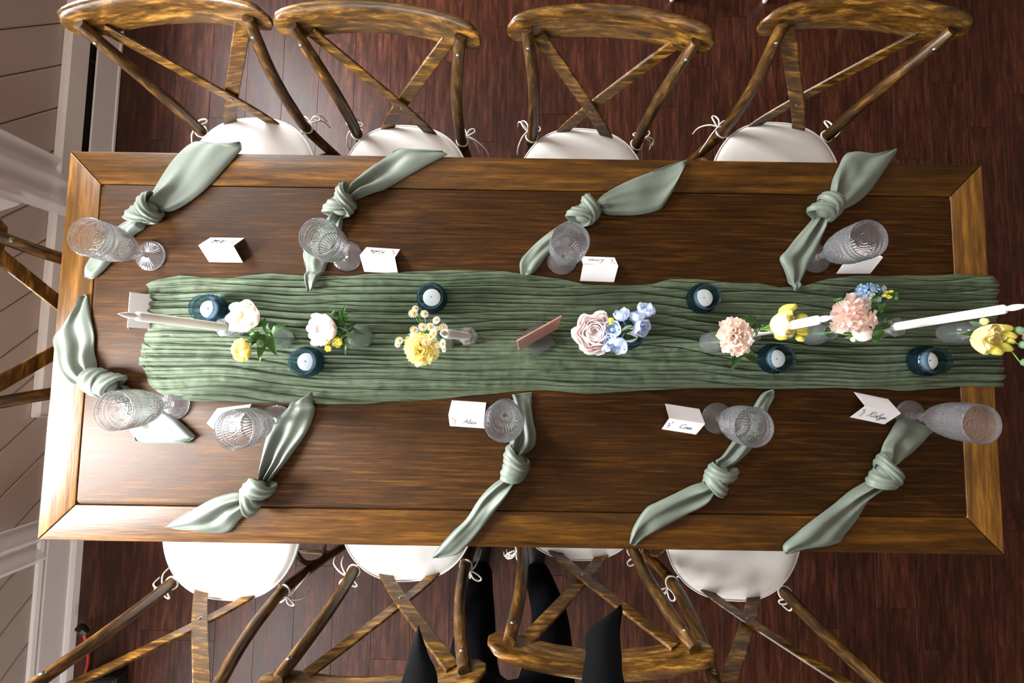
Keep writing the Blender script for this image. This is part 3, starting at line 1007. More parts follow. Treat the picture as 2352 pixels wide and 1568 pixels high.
    sizes = [(0.0270, 0.0210, 0.0205), (0.0295, 0.0235, 0.0190)]
    for w in range(2):
        ra, rh, hw_ = sizes[w]
        rows = []
        NT_, NS = 48, 28
        for i in range(NT_):
            a = 2 * pi * i / NT_
            ctr = ac * cos(a) * ra + up * sin(a) * rh + du * (offs[w] * klen + tilts[w] * ra * cos(a) + 0.004 * sin(2 * a + seed))
            rad = (ac * cos(a) + up * sin(a))
            wid = hw_ * (1 + 0.22 * sin(a * 1.0 + seed + w))
            row = []
            for k in range(NS):
                s = 2 * pi * k / NS
                ple = 1 + 0.10 * cos(3 * s + 2 * sin(a))
                p = c + ctr + du * cos(s) * wid + rad * (sin(s) * 0.0058 * ple + (0.0016 * cos(2.6 * pi * cos(s) + 1.1 * sin(a + seed) + seed) if sin(s) > 0.05 else 0.0))
                p.z = max(p.z, TZ + 0.0012)
                row.append(p)
            rows.append(row)
        rows.append(rows[0])
        bb = MB()
        bb.grid(rows, closed=True)
        bb.f = [f[::-1] for f in bb.f]
        bb.build('wrap', M['napkin_satin'], kn, off=off, ang=180)

napkin('knotted sage napkin at the top-left corner, its tail over a bleached seat cushion', (337, 488),
       [((341, 457), (365, 482)), ((357, 417), (392, 480)), ((372, 388), (432, 457)), ((399, 352), (470, 426)), ((432, 326), (513, 379)), ((452, 321), (540, 349)), ((490, 328), (549, 337)), ((541, 323), (547, 323))],
       [((305, 495), (321, 524)), ((265, 515), (299, 538)), ((227, 556), (263, 578)), ((200, 591), (242, 605)), ((189, 616), (212, 634)), ((186, 633), (196, 638))], 1)
napkin('knotted sage napkin, second from the wall on the far side, lower tip on the runner', (787, 468),
       [((803, 433), (819, 454)), ((810, 417), (852, 440)), ((829, 398), (881, 431)), ((862, 372), (918, 410)), ((890, 352), (956, 388)), ((915, 338), (994, 367)), ((947, 341), (1022, 353)), ((1012, 343), (1026, 351))],
       [((763, 487), (784, 495)), ((746, 499), (782, 520)), ((718, 544), (767, 558)), ((692, 577), (748, 603)), ((699, 612), (739, 629)), ((706, 650), (725, 660)), ((710, 670), (714, 671))], 2)
napkin('knotted sage napkin on the far side with a wide leaf-shaped tail, third from the wall', (1345, 487),
       [((1372, 462), (1382, 479)), ((1380, 450), (1397, 489)), ((1405, 432), (1425, 491)), ((1446, 411), (1466, 490)), ((1487, 395), (1507, 482)), ((1527, 381), (1525, 472)), ((1560, 370), (1548, 436)), ((1579, 364), (1578, 370))],
       [((1325, 505), (1342, 513)), ((1303, 505), (1323, 530)), ((1270, 525), (1291, 558)), ((1233, 554), (1262, 579)), ((1198, 593), (1242, 607)), ((1195, 619), (1221, 630)), ((1197, 632), (1213, 634))], 3)
napkin('knotted sage napkin at the far right, its tail jutting past the far table edge', (1897, 478),
       [((1913, 459), (1930, 471)), ((1914, 436), (1946, 476)), ((1920, 407), (1972, 464)), ((1934, 377), (1998, 443)), ((1946, 353), (2024, 410)), ((1963, 346), (2048, 374)), ((1996, 354), (2062, 351)), ((2061, 340), (2067, 338))],
       [((1876, 495), (1899, 499)), ((1861, 513), (1898, 518)), ((1838, 539), (1892, 546)), ((1814, 570), (1883, 570)), ((1797, 591), (1868, 598)), ((1807, 617), (1852, 629)), ((1815, 643), (1835, 657)), ((1818, 667), (1821, 670))], 4)
napkin('knotted sage napkin at the left end of the table, open tail on the end board', (238, 880),
       [((194, 885), (214, 866)), ((163, 883), (214, 837)), ((136, 854), (207, 805)), ((124, 815), (207, 769)), ((114, 779), (199, 728)), ((136, 754), (194, 699)), ((163, 716), (191, 679)), ((176, 681), (185, 675))],
       [((267, 900), (281, 885)), ((270, 934), (330, 917)), ((287, 983), (374, 946)), ((301, 1006), (405, 968)), ((318, 1017), (438, 999)), ((422, 1019), (439, 1006))], 5)
napkin('knotted sage napkin on the near side, leftmost, its upper tip on the runner', (588, 1130),
       [((595, 1091), (617, 1105)), ((595, 1059), (651, 1064)), ((602, 1023), (672, 1035)), ((612, 989), (699, 996)), ((624, 970), (716, 957)), ((651, 943), (722, 921)), ((675, 924), (722, 904)), ((708, 911), (721, 899))],
       [((563, 1132), (571, 1163)), ((529, 1134), (561, 1178)), ((486, 1146), (544, 1197)), ((432, 1175), (515, 1226)), ((396, 1197), (457, 1224)), ((376, 1213), (387, 1213))], 6)
napkin('knotted sage napkin with its lower tail hanging off the near table edge over a cushion', (1184, 1070),
       [((1170, 1041), (1205, 1046)), ((1171, 1014), (1229, 1025)), ((1180, 987), (1232, 995)), ((1184, 960), (1226, 968)), ((1182, 928), (1222, 934)), ((1177, 907), (1220, 901))],
       [((1165, 1092), (1184, 1108)), ((1130, 1116), (1167, 1137)), ((1100, 1148), (1141, 1172)), ((1071, 1193), (1106, 1217)), ((1039, 1225), (1074, 1255)), ((1003, 1266), (1050, 1275)), ((992, 1284), (1005, 1284))], 7)
napkin('knotted sage napkin on the near side with squarely rolled tails, second from the right', (1649, 1098),
       [((1649, 1058), (1675, 1079)), ((1664, 1048), (1698, 1064)), ((1685, 1018), (1733, 1030)), ((1711, 982), (1754, 987)), ((1741, 926), (1769, 941)), ((1756, 905), (1782, 916)), ((1772, 895), (1781, 899))],
       [((1621, 1109), (1639, 1140)), ((1593, 1117), (1624, 1160)), ((1552, 1137), (1588, 1181)), ((1514, 1155), (1545, 1204)), ((1486, 1171), (1514, 1220)), ((1458, 1214), (1481, 1239)), ((1449, 1250), (1460, 1256))], 8)
napkin('knotted sage napkin at the near right, its long tail crossing the frame board', (2032, 1092),
       [((2028, 1057), (2058, 1070)), ((2036, 1024), (2092, 1051)), ((2052, 995), (2122, 1024)), ((2066, 971), (2141, 1003)), ((2077, 960), (2155, 988))],
       [((1999, 1107), (2028, 1129)), ((1961, 1129), (1999, 1158)), ((1918, 1164), (1975, 1198)), ((1865, 1204), (1948, 1231)), ((1830, 1233), (1929, 1252)), ((1806, 1255), (1854, 1265)), ((1806, 1273), (1814, 1275))], 9)

# ------------------------------------------------------------------ cut-glass goblets
def relief(z, a, r):
    d = 0.0
    if 0.150 < z < 0.159:
        d += 0.0018 * max(0, cos(44 * a)) * max(0, 1 - ((z - 0.1545) / 0.0045) ** 2)
    if 0.136 < z < 0.148:
        d += 0.0014 * abs(cos(30 * a)) * max(0, 1 - ((z - 0.142) / 0.006) ** 2) ** 0.5
    if 0.088 < z < 0.134:
        k = 6
        ph = ((a * k / (2 * pi)) % 1.0 - 0.5) * 2 * pi / k * 0.043
        rho = sqrt(ph * ph + (z - 0.111) ** 2)
        if rho < 0.0205:
            d += 0.0016 * (0.5 + 0.5 * cos(rho / 0.0205 * 2 * pi * 3.0)) + 0.0011 * cos(16 * atan2(z - 0.111, ph)) * (1 if 0.006 < rho < 0.014 else 0)
        else:
            d += 0.0014 * abs(sin(z * 900)) * abs(cos(24 * a))
    if 0.050 < z <= 0.088:
        w = min(1.0, (z - 0.050) / 0.01, (0.088 - z) / 0.004)
        d += 0.0018 * w * abs(cos(15 * a)) + 0.0010 * w * max(0, cos(36 * a)) * abs(sin(z * 600))
    return d
def goblet_meshes():
    outer = cat([(0.0085, 0, 0.045), (0.016, 0, 0.052), (0.0255, 0, 0.064), (0.034, 0, 0.080), (0.0398, 0, 0.100), (0.0428, 0, 0.122), (0.0430, 0, 0.140), (0.0432, 0, 0.160), (0.0438, 0, 0.1655)], 9)
    prof = [(p.x, p.z) for p in outer] + [(0.0430, 0.1662), (0.0418, 0.1655)]
    inner = cat([(0.0414, 0, 0.160), (0.0408, 0, 0.140), (0.0404, 0, 0.122), (0.0370, 0, 0.100), (0.0305, 0, 0.080), (0.021, 0, 0.064), (0.010, 0, 0.057), (0.0015, 0, 0.0555)], 6)
    no = len(outer)
    b = MB()
    b.lathe(prof, 180, lambda z, a, r: relief(z, a, r))
    bi = [(p.x, p.z) for p in inner]
    def rin(z, a, r):
        return -0.0020 * abs(cos(15 * a)) * min(1, max(0, (r - 0.006) / 0.01)) if z < 0.088 else 0.0
    k0 = len(b.v) - 180
    rows = [b.v[k0:]]
    for r, z in bi:
        rows.append([Vector(((r + rin(z, 2 * pi * k / 180, r)) * cos(2 * pi * k / 180), (r + rin(z, 2 * pi * k / 180, r)) * sin(2 * pi * k / 180), z)) for k in range(180)])
    b.grid(rows, closed=True)
    e = len(b.v) - 180
    b.f.append(tuple(range(e, e + 180)))
    bowl = b.mesh('bowl', M['crystal'], ang=180)
    s = MB()
    s.lathe([(0.0085, 0.013), (0.0066, 0.018), (0.0060, 0.023), (0.0092, 0.028), (0.0104, 0.031), (0.0092, 0.034), (0.0066, 0.038), (0.0072, 0.042), (0.0085, 0.045)], 36, lambda z, a, r: 0.0005 * cos(8 * a) if 0.015 < z < 0.043 else 0)
    stem = s.mesh('stem', M['crystal'], ang=180)
    f = MB()
    pf = [(0.0001, 0.0012), (0.030, 0.0010), (0.0375, 0.0), (0.0392, 0.0012), (0.0395, 0.0026), (0.0385, 0.0038), (0.030, 0.0058), (0.020, 0.0086), (0.0125, 0.0110), (0.0085, 0.013)]
    f.lathe(pf, 90, lambda z, a, r: 0.0)
    n = len(pf)
    for i in range(n):
        if 5 <= i <= 8:
            for k in range(90):
                f.v[i * 90 + k].z += 0.0006 * cos(30 * 2 * pi * k / 90)
    foot = f.mesh('foot', M['crystal'], ang=180)
    return bowl, stem, foot
GB = goblet_meshes()
def goblet(px, label, rz):
    p = at(px[0], px[1], TZ)
    r = empty('goblet', (p.x, p.y, TZ + 0.0004), rz, label, 'goblet', 'pressed-glass goblets')
    for nm, me in zip(('bowl', 'stem', 'foot'), GB): link(nm, me, None, r)
goblet((347, 588), 'pressed-glass goblet glaring white at the top-left corner of the table', 0.2)
goblet((798, 589), 'pressed-glass goblet over the tail of the second far-side napkin, between two place cards', 1.1)
goblet((1290, 597), 'pressed-glass goblet beside the far-side card nearest the middle of the table', 0.5)
goblet((1872, 593), 'pressed-glass goblet at the far right, a card half hidden under its bowl', 2.0)
goblet((402, 928), 'pressed-glass goblet at the left end of the table, on the end napkin', 0.9)
goblet((636, 965), 'pressed-glass goblet on the near side with a card seen through its bowl', 1.7)
goblet((1160, 950), 'pressed-glass goblet seen straight down from above, beside the orange-flowered card', 0.1)
goblet((1646, 960), 'pressed-glass goblet on the near side leaning over the squarely rolled napkin', 2.6)
goblet((2089, 954), 'pressed-glass goblet at the near right, over the right end board', 1.4)

# ------------------------------------------------------------------ place cards
GL = {  # simple cursive letters: strokes in units of the letter height, and the advance
    'N': ([[(0.0, 0.0), (0.12, 0.9), (0.2, 1.0), (0.28, 0.8), (0.42, 0.05), (0.5, 0.0), (0.56, 0.5), (0.7, 1.05), (0.85, 1.1)]], 0.85),
    'K': ([[(0.1, 1.0), (0.12, 0.5), (0.05, 0.0)], [(0.65, 1.05), (0.35, 0.62), (0.14, 0.45), (0.35, 0.35), (0.5, 0.05), (0.75, 0.05)]], 0.72),
    'L': ([[(0.6, 0.95), (0.45, 1.05), (0.3, 0.8), (0.25, 0.3), (0.1, 0.02), (-0.05, 0.08), (0.1, 0.15), (0.35, 0.0), (0.65, 0.05)]], 0.68),
    'A': ([[(-0.05, 0.1), (0.1, 0.05), (0.3, 0.6), (0.48, 1.05), (0.5, 0.6), (0.58, 0.05), (0.75, 0.1)], [(0.05, 0.35), (0.35, 0.42), (0.7, 0.4)]], 0.74),
    'C': ([[(0.62, 0.85), (0.45, 1.05), (0.2, 0.85), (0.08, 0.4), (0.2, 0.05), (0.45, 0.0), (0.68, 0.15)]], 0.66),
    'R': ([[(0.15, 0.95), (0.14, 0.4), (0.05, 0.0)], [(-0.1, 0.8), (0.2, 1.05), (0.55, 0.95), (0.5, 0.65), (0.18, 0.5), (0.4, 0.3), (0.55, 0.02), (0.78, 0.08)]], 0.76),
    'a': ([[(0.4, 0.38), (0.22, 0.48), (0.05, 0.25), (0.15, 0.02), (0.33, 0.15), (0.42, 0.42), (0.42, 0.08), (0.58, 0.1)]], 0.52),
    't': ([[(0.0, 0.1), (0.2, 0.85), (0.14, 0.15), (0.24, 0.0), (0.42, 0.12)], [(0.02, 0.62), (0.38, 0.66)]], 0.4),
    'o': ([[(0.3, 0.45), (0.1, 0.42), (0.05, 0.15), (0.22, 0.0), (0.38, 0.2), (0.3, 0.45), (0.52, 0.4)]], 0.46),
    'b': ([[(0.0, 0.1), (0.22, 0.95), (0.12, 0.9), (0.1, 0.1), (0.28, 0.0), (0.4, 0.25), (0.28, 0.42), (0.5, 0.38)]], 0.46),
    'e': ([[(0.0, 0.15), (0.26, 0.3), (0.2, 0.47), (0.07, 0.25), (0.18, 0.0), (0.44, 0.14)]], 0.4),
    'u': ([[(0.0, 0.42), (0.06, 0.08), (0.22, 0.05), (0.34, 0.44), (0.36, 0.06), (0.52, 0.1)]], 0.46),
    'i': ([[(0.0, 0.2), (0.08, 0.44), (0.1, 0.05), (0.26, 0.1)], [(0.12, 0.64), (0.14, 0.66)]], 0.24),
    's': ([[(0.0, 0.1), (0.2, 0.48), (0.26, 0.2), (0.12, 0.0), (0.0, 0.06)]], 0.34),
    'l': ([[(0.0, 0.1), (0.24, 0.85), (0.14, 0.98), (0.1, 0.2), (0.18, 0.0), (0.34, 0.1)]], 0.3),
    'x': ([[(0.0, 0.42), (0.14, 0.4), (0.26, 0.05), (0.42, 0.05)], [(0.4, 0.45), (0.02, 0.0)]], 0.42),
    'm': ([[(0.0, 0.4), (0.08, 0.0), (0.14, 0.38), (0.24, 0.4), (0.26, 0.0), (0.34, 0.38), (0.46, 0.38), (0.48, 0.04), (0.64, 0.1)]], 0.6),
    'y': ([[(0.0, 0.42), (0.06, 0.1), (0.22, 0.1), (0.34, 0.45), (0.28, -0.25), (0.12, -0.45), (0.05, -0.25), (0.44, 0.12)]], 0.42),
    'n': ([[(0.0, 0.4), (0.08, 0.0), (0.16, 0.36), (0.3, 0.38), (0.32, 0.04), (0.5, 0.12)]], 0.46),
}
def place_card(px, ang, text, label, ink='ink_orange', ink2='ink_orange', text_face=1):
    W, HH, D = 0.089, 0.040, 0.033
    p = at(px[0], px[1], TZ)
    r = empty('place_card', (p.x, p.y, TZ + 0.0003), radians(ang), label, 'place card', 'folded white place cards')
    th = 0.0004
    b = MB()
    prof = [(-D, 0.0), (-D * 0.5, HH * 0.51), (-0.0006, HH), (0.0006, HH), (D * 0.5, HH * 0.51), (D, 0.0), (D - th * 2, 0.0), (D * 0.5 - th, HH * 0.5 - th), (0.0, HH - th * 2.2), (-D * 0.5 + th, HH * 0.5 - th), (-D + th * 2, 0.0)]
    b.grid([[Vector((x, y, z)) for y, z in prof] for x in (-W / 2, W / 2)], closed=True)
    b.f.append(tuple(range(11)))
    b.f.append(tuple(range(11, 22))[::-1])
    b.build('card', M['paper'], r, smooth=False)
    # writing lies on the sloping face; text_face -1: near face, read from the near side; +1: far face
    n = Vector((0, HH, D)).normalized() if text_face > 0 else Vector((0, -HH, D)).normalized()
    ux = Vector((-1, 0, 0)) if text_face > 0 else Vector((1, 0, 0))
    uy = n.cross(ux)
    ctr = Vector((0, text_face * D * 0.5, HH * 0.51)) + n * 0.0004
    if text:
        hgt = 0.0185
        wid = sum(GL[c][1] for c in text) * hgt
        x = -wid / 2 + 0.007
        b = MB()
        for c in text:
            for st in GL[c][0]:
                pts = cat([ctr + ux * (x + (q[0] + 0.18 * q[1]) * hgt) + uy * (q[1] - 0.42) * hgt for q in st], 5)
                b.tube(pts, 0.00050, 5, up=n)
            x += GL[c][1] * hgt
        b.build('lettering', M['ink'], r)
    rg = random.Random(hash(label) % 1000 if False else len(label))
    for q in range(4):                        # little sprig at the left end of the writing
        cc = ctr + ux * (-0.036 + rg.uniform(-0.002, 0.008)) + uy * (-0.012 + q * 0.0078)
        b = MB()
        m = rg.randint(4, 5)
        rad = rg.uniform(0.0016, 0.0027)
        ring = [cc + (ux * cos(2 * pi * k / 14) + uy * sin(2 * pi * k / 14)) * rad * (1 + 0.35 * cos(m * 2 * pi * k / 14)) for k in range(14)]
        b.add([cc + n * 0.0002] + [p_ + n * 0.0001 for p_ in ring], [(0, 1 + k, 1 + (k + 1) % 14) for k in range(14)])
        b.build('printed_flower', M[ink if q % 2 else ink2], r, smooth=False)
place_card((521, 574), 0, 'Nat', 'white place card beside the goblet at the top-left corner, shadow to its right', 'ink_orange', 'ink_green')
place_card((878, 598), -3, 'Kobe', 'white place card just right of the second far-side goblet, gold-dotted', 'ink_orange', 'ink_green')
place_card((1372, 618), -1.5, 'Louis', 'white place card with red and green print, right of the middle far goblet', 'ink_red', 'ink_green')
place_card((1958, 600), 1, '', 'white place card half hidden under the far-right goblet', 'ink_blue', 'ink_green')
place_card((328, 716), 90, '', 'shaded white place card at the left end, tucked against the runner', 'ink_blue', 'ink_green')
place_card((541, 962), 8, '', 'white place card seen through the bowl of a near-side goblet', 'ink_blue', 'ink_green', -1)
place_card((1075, 951), -3, 'Alex', 'white place card with orange printed flowers beside the goblet seen from above', 'ink_orange', 'ink_orange', -1)
place_card((1563, 962), -8, 'Cam', 'white place card with small blue flowers, left of the near-side goblet on its right', 'ink_blue', 'ink_blue', -1)
place_card((1996, 937), -11, 'Robyn', 'white place card with purple and green print at the near right', 'ink_green', 'ink_blue', -1)

# ------------------------------------------------------------------ blue votives
def votive_meshes():
    def knob(z, a, r):
        row = int(z / 0.0075)
        return 0.0024 * abs(cos(10 * a + (pi / 2 if row % 2 else 0))) * abs(sin(pi * z / 0.0075)) if 0.006 < z < 0.050 else 0
    out = cat([(0.024, 0, 0.0), (0.032, 0, 0.006), (0.0362, 0, 0.022), (0.0350, 0, 0.038), (0.0305, 0, 0.050), (0.0300, 0, 0.055), (0.0312, 0, 0.060)], 7)
    inn = cat([(0.0292, 0, 0.0605), (0.0280, 0, 0.055), (0.0284, 0, 0.050), (0.0328, 0, 0.038), (0.0338, 0, 0.022), (0.0300, 0, 0.010), (0.016, 0, 0.007), (0.0008, 0, 0.007)], 6)
    b = MB()
    b.lathe([(0.0006, 0.0)] + [(p.x, p.z) for p in out] + [(0.0304, 0.0615)] + [(p.x, p.z) for p in inn], 80,
            lambda z, a, r: knob(z, a, r) if r > 0.0339 or (r > 0.0306 and z < 0.02) else 0)
    jar = b.mesh('jar', M['blue_glass'], ang=180)
    t = MB()
    t.lathe([(0.001, 0.0075), (0.0218, 0.0075), (0.0221, 0.034), (0.0215, 0.034), (0.0215, 0.0325), (0.001, 0.032)], 36)
    cup = t.mesh('cup', M['foil_cup'], ang=40)
    w = MB()
    w.lathe([(0.0215, 0.012), (0.0215, 0.0342), (0.0205, 0.0350), (0.006, 0.0346), (0.0008, 0.0344)], 36)
    wax = w.mesh('wax_disc', M['wax'], ang=50)
    k = MB().tube([(0, 0, 0.034), (0.0006, 0.0004, 0.038), (0.003, 0.001, 0.0395)], 0.0008, 6)
    wk = k.mesh('wick', M['wick'])
    return jar, cup, wax, wk
VM = votive_meshes()
def votive(px, label, rz):
    p = at(px[0], px[1], TZ + 0.02)
    zb = TZ + 0.0130
    r = empty('votive_holder', (p.x, p.y, zb), rz, label, 'candle holder', 'blue glass votive holders')
    link('jar', VM[0], None, r)
    t = empty('tealight', (p.x, p.y, zb), rz + 0.6, 'small white tealight inside ' + label[2:] if False else label.replace('blue glass votive holder', 'white tealight in the blue votive'), 'candle', 'white tealights')
    for nm, me in zip(('cup', 'wax_disc', 'wick'), VM[1:]): link(nm, me, None, t)
votive((497, 713), 'blue glass votive holder beside the left taper candle, bluest in the window light', 0.1)
votive((715, 831), 'blue glass votive holder low on the runner, left of the ribbed vase', 0.7)
votive((996, 687), 'blue glass votive holder above the daisies', 1.3)
votive((1440, 768), 'blue glass votive holder under the pale blue delphinium', 1.9)
votive((1606, 688), 'blue glass votive holder above the peach carnation', 2.2)
votive((1768, 824), 'blue glass votive holder right of the peach carnation, near half of the runner', 2.9)
votive((1962, 697), 'blue glass votive holder beneath the small sky-blue flowers', 0.4)
votive((2110, 829), 'blue glass votive holder nearest the right end of the runner', 1.0)

# ------------------------------------------------------------------ taper candles in hexagonal glass holders
def hex_ring(r, z, a0=0.0): return [Vector((r * cos(a0 + pi / 3 * k), r * sin(a0 + pi / 3 * k), z)) for k in range(6)]
hb = MB()
hb.grid([hex_ring(0.001, 0.0005), hex_ring(0.024, 0.0), hex_ring(0.026, 0.002), hex_ring(0.026, 0.006), hex_ring(0.017, 0.012), hex_ring(0.0155, 0.024), hex_ring(0.0225, 0.038), hex_ring(0.0245, 0.042), hex_ring(0.0245, 0.046), hex_ring(0.0225, 0.047),
         [Vector((0.0118 * cos(pi / 3 * k), 0.0118 * sin(pi / 3 * k), 0.0465)) for k in range(6)], hex_ring(0.0112, 0.018), hex_ring(0.001, 0.0175)], closed=True)
HEXM = hb.mesh('holder', M['vase_glass'], ang=20)
def taper(px, label, hlabel, length, rz, lean=(0, 0)):
    p = at(px[0], px[1], TZ + 0.046)
    zb = TZ + 0.0130
    h = empty('candle_holder', (p.x, p.y, zb), rz, hlabel, 'candle holder', 'hexagonal glass candle holders')
    link('glass_body', HEXM, None, h)
    t = empty('taper_candle', (p.x, p.y, zb + 0.019), 0, label, 'candle', 'white taper candles')
    lx, ly = lean
    def pt(z): return Vector((lx * z, ly * z, z))
    n = 10
    b = MB().tube([pt(0), pt(0.004)] + [pt(length * (i + 1) / n) for i in range(n)] + [pt(length + 0.003)], [0.0096, 0.0102] + [0.0104 - 0.0012 * (i + 1) / n for i in range(n)] + [0.0066], 24, up=Vector((0, 1, 0)))
    b.build('shaft', M['taper_wax'], t, ang=50)
    MB().tube([pt(length), pt(length + 0.007)], 0.0020, 8, up=Vector((0, 1, 0))).build('wick', M['wick'], t)
    z0 = length + 0.004
    fl = [(0.0, 0.0030), (0.005, 0.0052), (0.012, 0.0062), (0.020, 0.0054), (0.029, 0.0030), (0.036, 0.0008)]
    MB().tube([pt(z0 + a) for a, _ in fl], [r_ for _, r_ in fl], 14, up=Vector((0, 1, 0))).build('flame_tip', M['taper_wax'], t, ang=180)
taper((522, 752), 'white taper candle with a flame tip, leaning to the left over the runner', 'hexagonal glass candle holder under the white ranunculus', 0.262, 0.25, (0.0, -0.01))
taper((1075, 772), 'white taper candle seen nearly end-on in the middle of the runner', 'hexagonal glass candle holder in the middle of the runner', 0.235, 0.1, (-0.085, -0.05))
taper((1722, 766), 'white taper candle whose tip shows behind the yellow lisianthus', 'hexagonal glass candle holder hidden behind the peach carnation', 0.245, 0.4, (0.0, 0.03))
taper((2050, 752), 'white taper candle at the far right, reaching past the end of the runner', 'hexagonal glass candle holder at the right, below the pink stock', 0.250, 0.3, (0.0, 0.05))

# ------------------------------------------------------------------ table sign on an acrylic foot
pa, pb = at(1192, 803, TZ + 0.012), at(1280, 754, TZ + 0.012)
mid = (pa + pb) / 2
ang = atan2(pb.y - pa.y, pb.x - pa.x)
sg = empty('table_sign', (mid.x, mid.y, TZ + 0.0165), ang, 'thin pink wood-grain table sign on edge in a clear foot', 'sign')
wood('sign_wood', S(168, 112, 98), S(196, 142, 128), S(216, 166, 152), (0.4, 5, 5), rough=0.45, gs=2.0, var=0.02)
b = MB()
hwid, hh_ = 0.0565, 0.150
tl = 0.10
b.add([(-hwid, -0.0016, 0.004), (hwid, -0.0016, 0.004), (hwid, 0.0016, 0.004), (-hwid, 0.0016, 0.004)] +
      [(-hwid, -0.0016 + hh_ * tl, hh_), (hwid, -0.0016 + hh_ * tl, hh_), (hwid, 0.0016 + hh_ * tl, hh_), (-hwid, 0.0016 + hh_ * tl, hh_)],
      [(3, 2, 1, 0), (4, 5, 6, 7), (0, 1, 5, 4), (1, 2, 6, 5), (2, 3, 7, 6), (3, 0, 4, 7)])
b.build('plate', M['sign_wood'], sg, smooth=False)
MB().box((-0.032, -0.034, 0.0), (0.032, -0.0022, 0.006), 0.001).build('foot', M['acrylic'], sg, smooth=False)
MB().box((-0.032, 0.0028, 0.0), (0.032, 0.034, 0.006), 0.001).build('foot', M['acrylic'], sg, smooth=False)

# ------------------------------------------------------------------ bud vases and their flowers
def vase(px, h, label, style, rz=0.0, rb=0.0265):
    p = at(px[0], px[1], TZ + 0.005)
    zb = TZ + 0.013
    r = empty('bud_vase', (p.x, p.y, zb), rz, label, 'vase', 'clear glass bud vases')
    k = h / 0.115
    if style == 'bottle':
        pr = [(rb * 0.9, 0.0), (rb, 0.004), (rb, 0.045), (rb * 0.95, 0.060), (rb * 0.55, 0.078), (0.0115, 0.090), (0.0112, 0.108), (0.0135, 0.115)]
    elif style == 'ribbed':
        pr = [(rb * 0.85, 0.0), (rb, 0.006), (rb * 1.0, 0.040), (rb * 0.85, 0.065), (rb * 0.6, 0.085), (0.0140, 0.100), (0.0175, 0.115)]
    else:
        pr = [(rb * 0.8, 0.0), (rb, 0.012), (rb * 1.02, 0.040), (rb * 0.80, 0.066), (0.0135, 0.085), (0.0130, 0.105), (0.0160, 0.115)]
    out = cat([(a, 0, z * k) for a, z in pr], 7)
    inn = [(max(0.0008, q.x - 0.0022), q.z if i > 3 else q.z + 0.004) for i, q in enumerate(out)][::-1]
    def fn(z, a, rr_):
        if style == 'ribbed': return 0.0007 * cos(24 * a) if z < h * 0.85 else 0
        if style == 'textured': return 0.0008 * cos(16 * a + 60 * z) * cos(16 * a - 60 * z) * (1 if 0.004 < z < h * 0.6 else 0)
        return 0.0
    prof = [(0.0006, 0.0)] + [(q.x, q.z) for q in out] + inn + [(0.0006, 0.0045)]
    MB().lathe(prof, 72, lambda z, a, rr_: fn(z, a, rr_) if rr_ > 0.012 else 0).build('glass_body', M['vase_glass'], r, ang=180)
    w = [(0.0008, 0.0052)] + [(max(0.0008, q.x - 0.0026), q.z + 0.0008) for q in out if 0.005 < q.z < h * 0.5]
    w += [(0.0008, w[-1][1])]
    MB().lathe(w, 36).build('water', M['water'], r, ang=60)
    return p, zb, h
glass('water', (0.96, 1.0, 0.97, 1), 0.0, 1.2, clear=0.5)

def quat_to(ax): return Vector((0, 0, 1)).rotation_difference(Vector(ax).normalized())

def shell(rho, dphi, th1, wav, seed, th0=radians(168), flare=0.0, nu=9, nv=8, notch=0.0):
    """cupped petal: a patch of a sphere of radius rho, from near the bottom up to polar angle th1"""
    rows = []
    for j in range(nv + 1):
        t = j / nv
        row = []
        for i in range(nu + 1):
            a = -1 + 2 * i / nu
            top = th1 + 0.32 * a * a + notch * (1 - abs(a)) ** 3 + wav * 0.10 * sin(5 * a + seed * 2.1)
            th = th0 + (top - th0) * t
            az = a * dphi * min(1.0, 0.35 + 1.25 * t)
            r = rho * (1 + flare * t ** 3 + wav * 0.10 * t * t * sin(4 * a + seed) + 0.03 * t * sin(9 * a + 3 * seed))
            row.append(Vector((r * sin(th) * cos(az), r * sin(th) * sin(az), r * cos(th))))
        rows.append(row)
    return rows

def bloom_cup(root, off, c, ax, R, mats, rings, core_mat, core_r=0.16, seed=1, name='bloom'):
    """flower head of nested cupped petals; rings = (count, radius fraction, opening angle deg, half width deg, wave, flare)"""
    rg = random.Random(seed)
    q = quat_to(ax)
    b = MB().ball((0, 0, -R * 0.1), (R * core_r, R * core_r, R * core_r * 1.6), 12, 8)
    bl = link(name, b.mesh('core', M[core_mat], ang=180), None, root, loc=c - off, rot=q)
    for k, (n, fr, th, dp, wv, fl) in enumerate(rings):
        me = MB().grid(shell(R * fr, radians(dp), radians(th), wv, seed + k, flare=fl)).mesh('petal', M[mats[min(k, len(mats) - 1)]], ang=180)
        a0 = rg.uniform(0, 6.28)
        for i in range(n):
            link('petal', me, None, bl, rot=(rg.uniform(-0.06, 0.06), rg.uniform(-0.06, 0.06), a0 + 2 * pi * i / n + rg.uniform(-0.12, 0.12)), scale=rg.uniform(0.95, 1.04))
    return bl

def fan(L, dphi, tilt, frill, seed, freq=9, nu=14, nv=6, curl=0.0, base=0.05):
    rows = []
    for j in range(nv + 1):
        t = j / nv
        row = []
        for i in range(nu + 1):
            a = -1 + 2 * i / nu
            rr_ = L * (base + (1 - base) * t) * (1 + (0.05 * sin(freq * 1.9 * a + seed) + 0.035 * (1 if i % 2 else -1) * (t > 0.9) * (frill > 0.08) - 0.10 * a * a) * t)
            z = frill * L * t ** 3 * sin(freq * a + seed) - curl * L * t * t
            az = a * dphi
            x, y = rr_ * cos(az), rr_ * sin(az)
            row.append(Vector((x * cos(tilt) - z * sin(tilt), y, x * sin(tilt) + z * cos(tilt))))
        rows.append(row)
    return rows

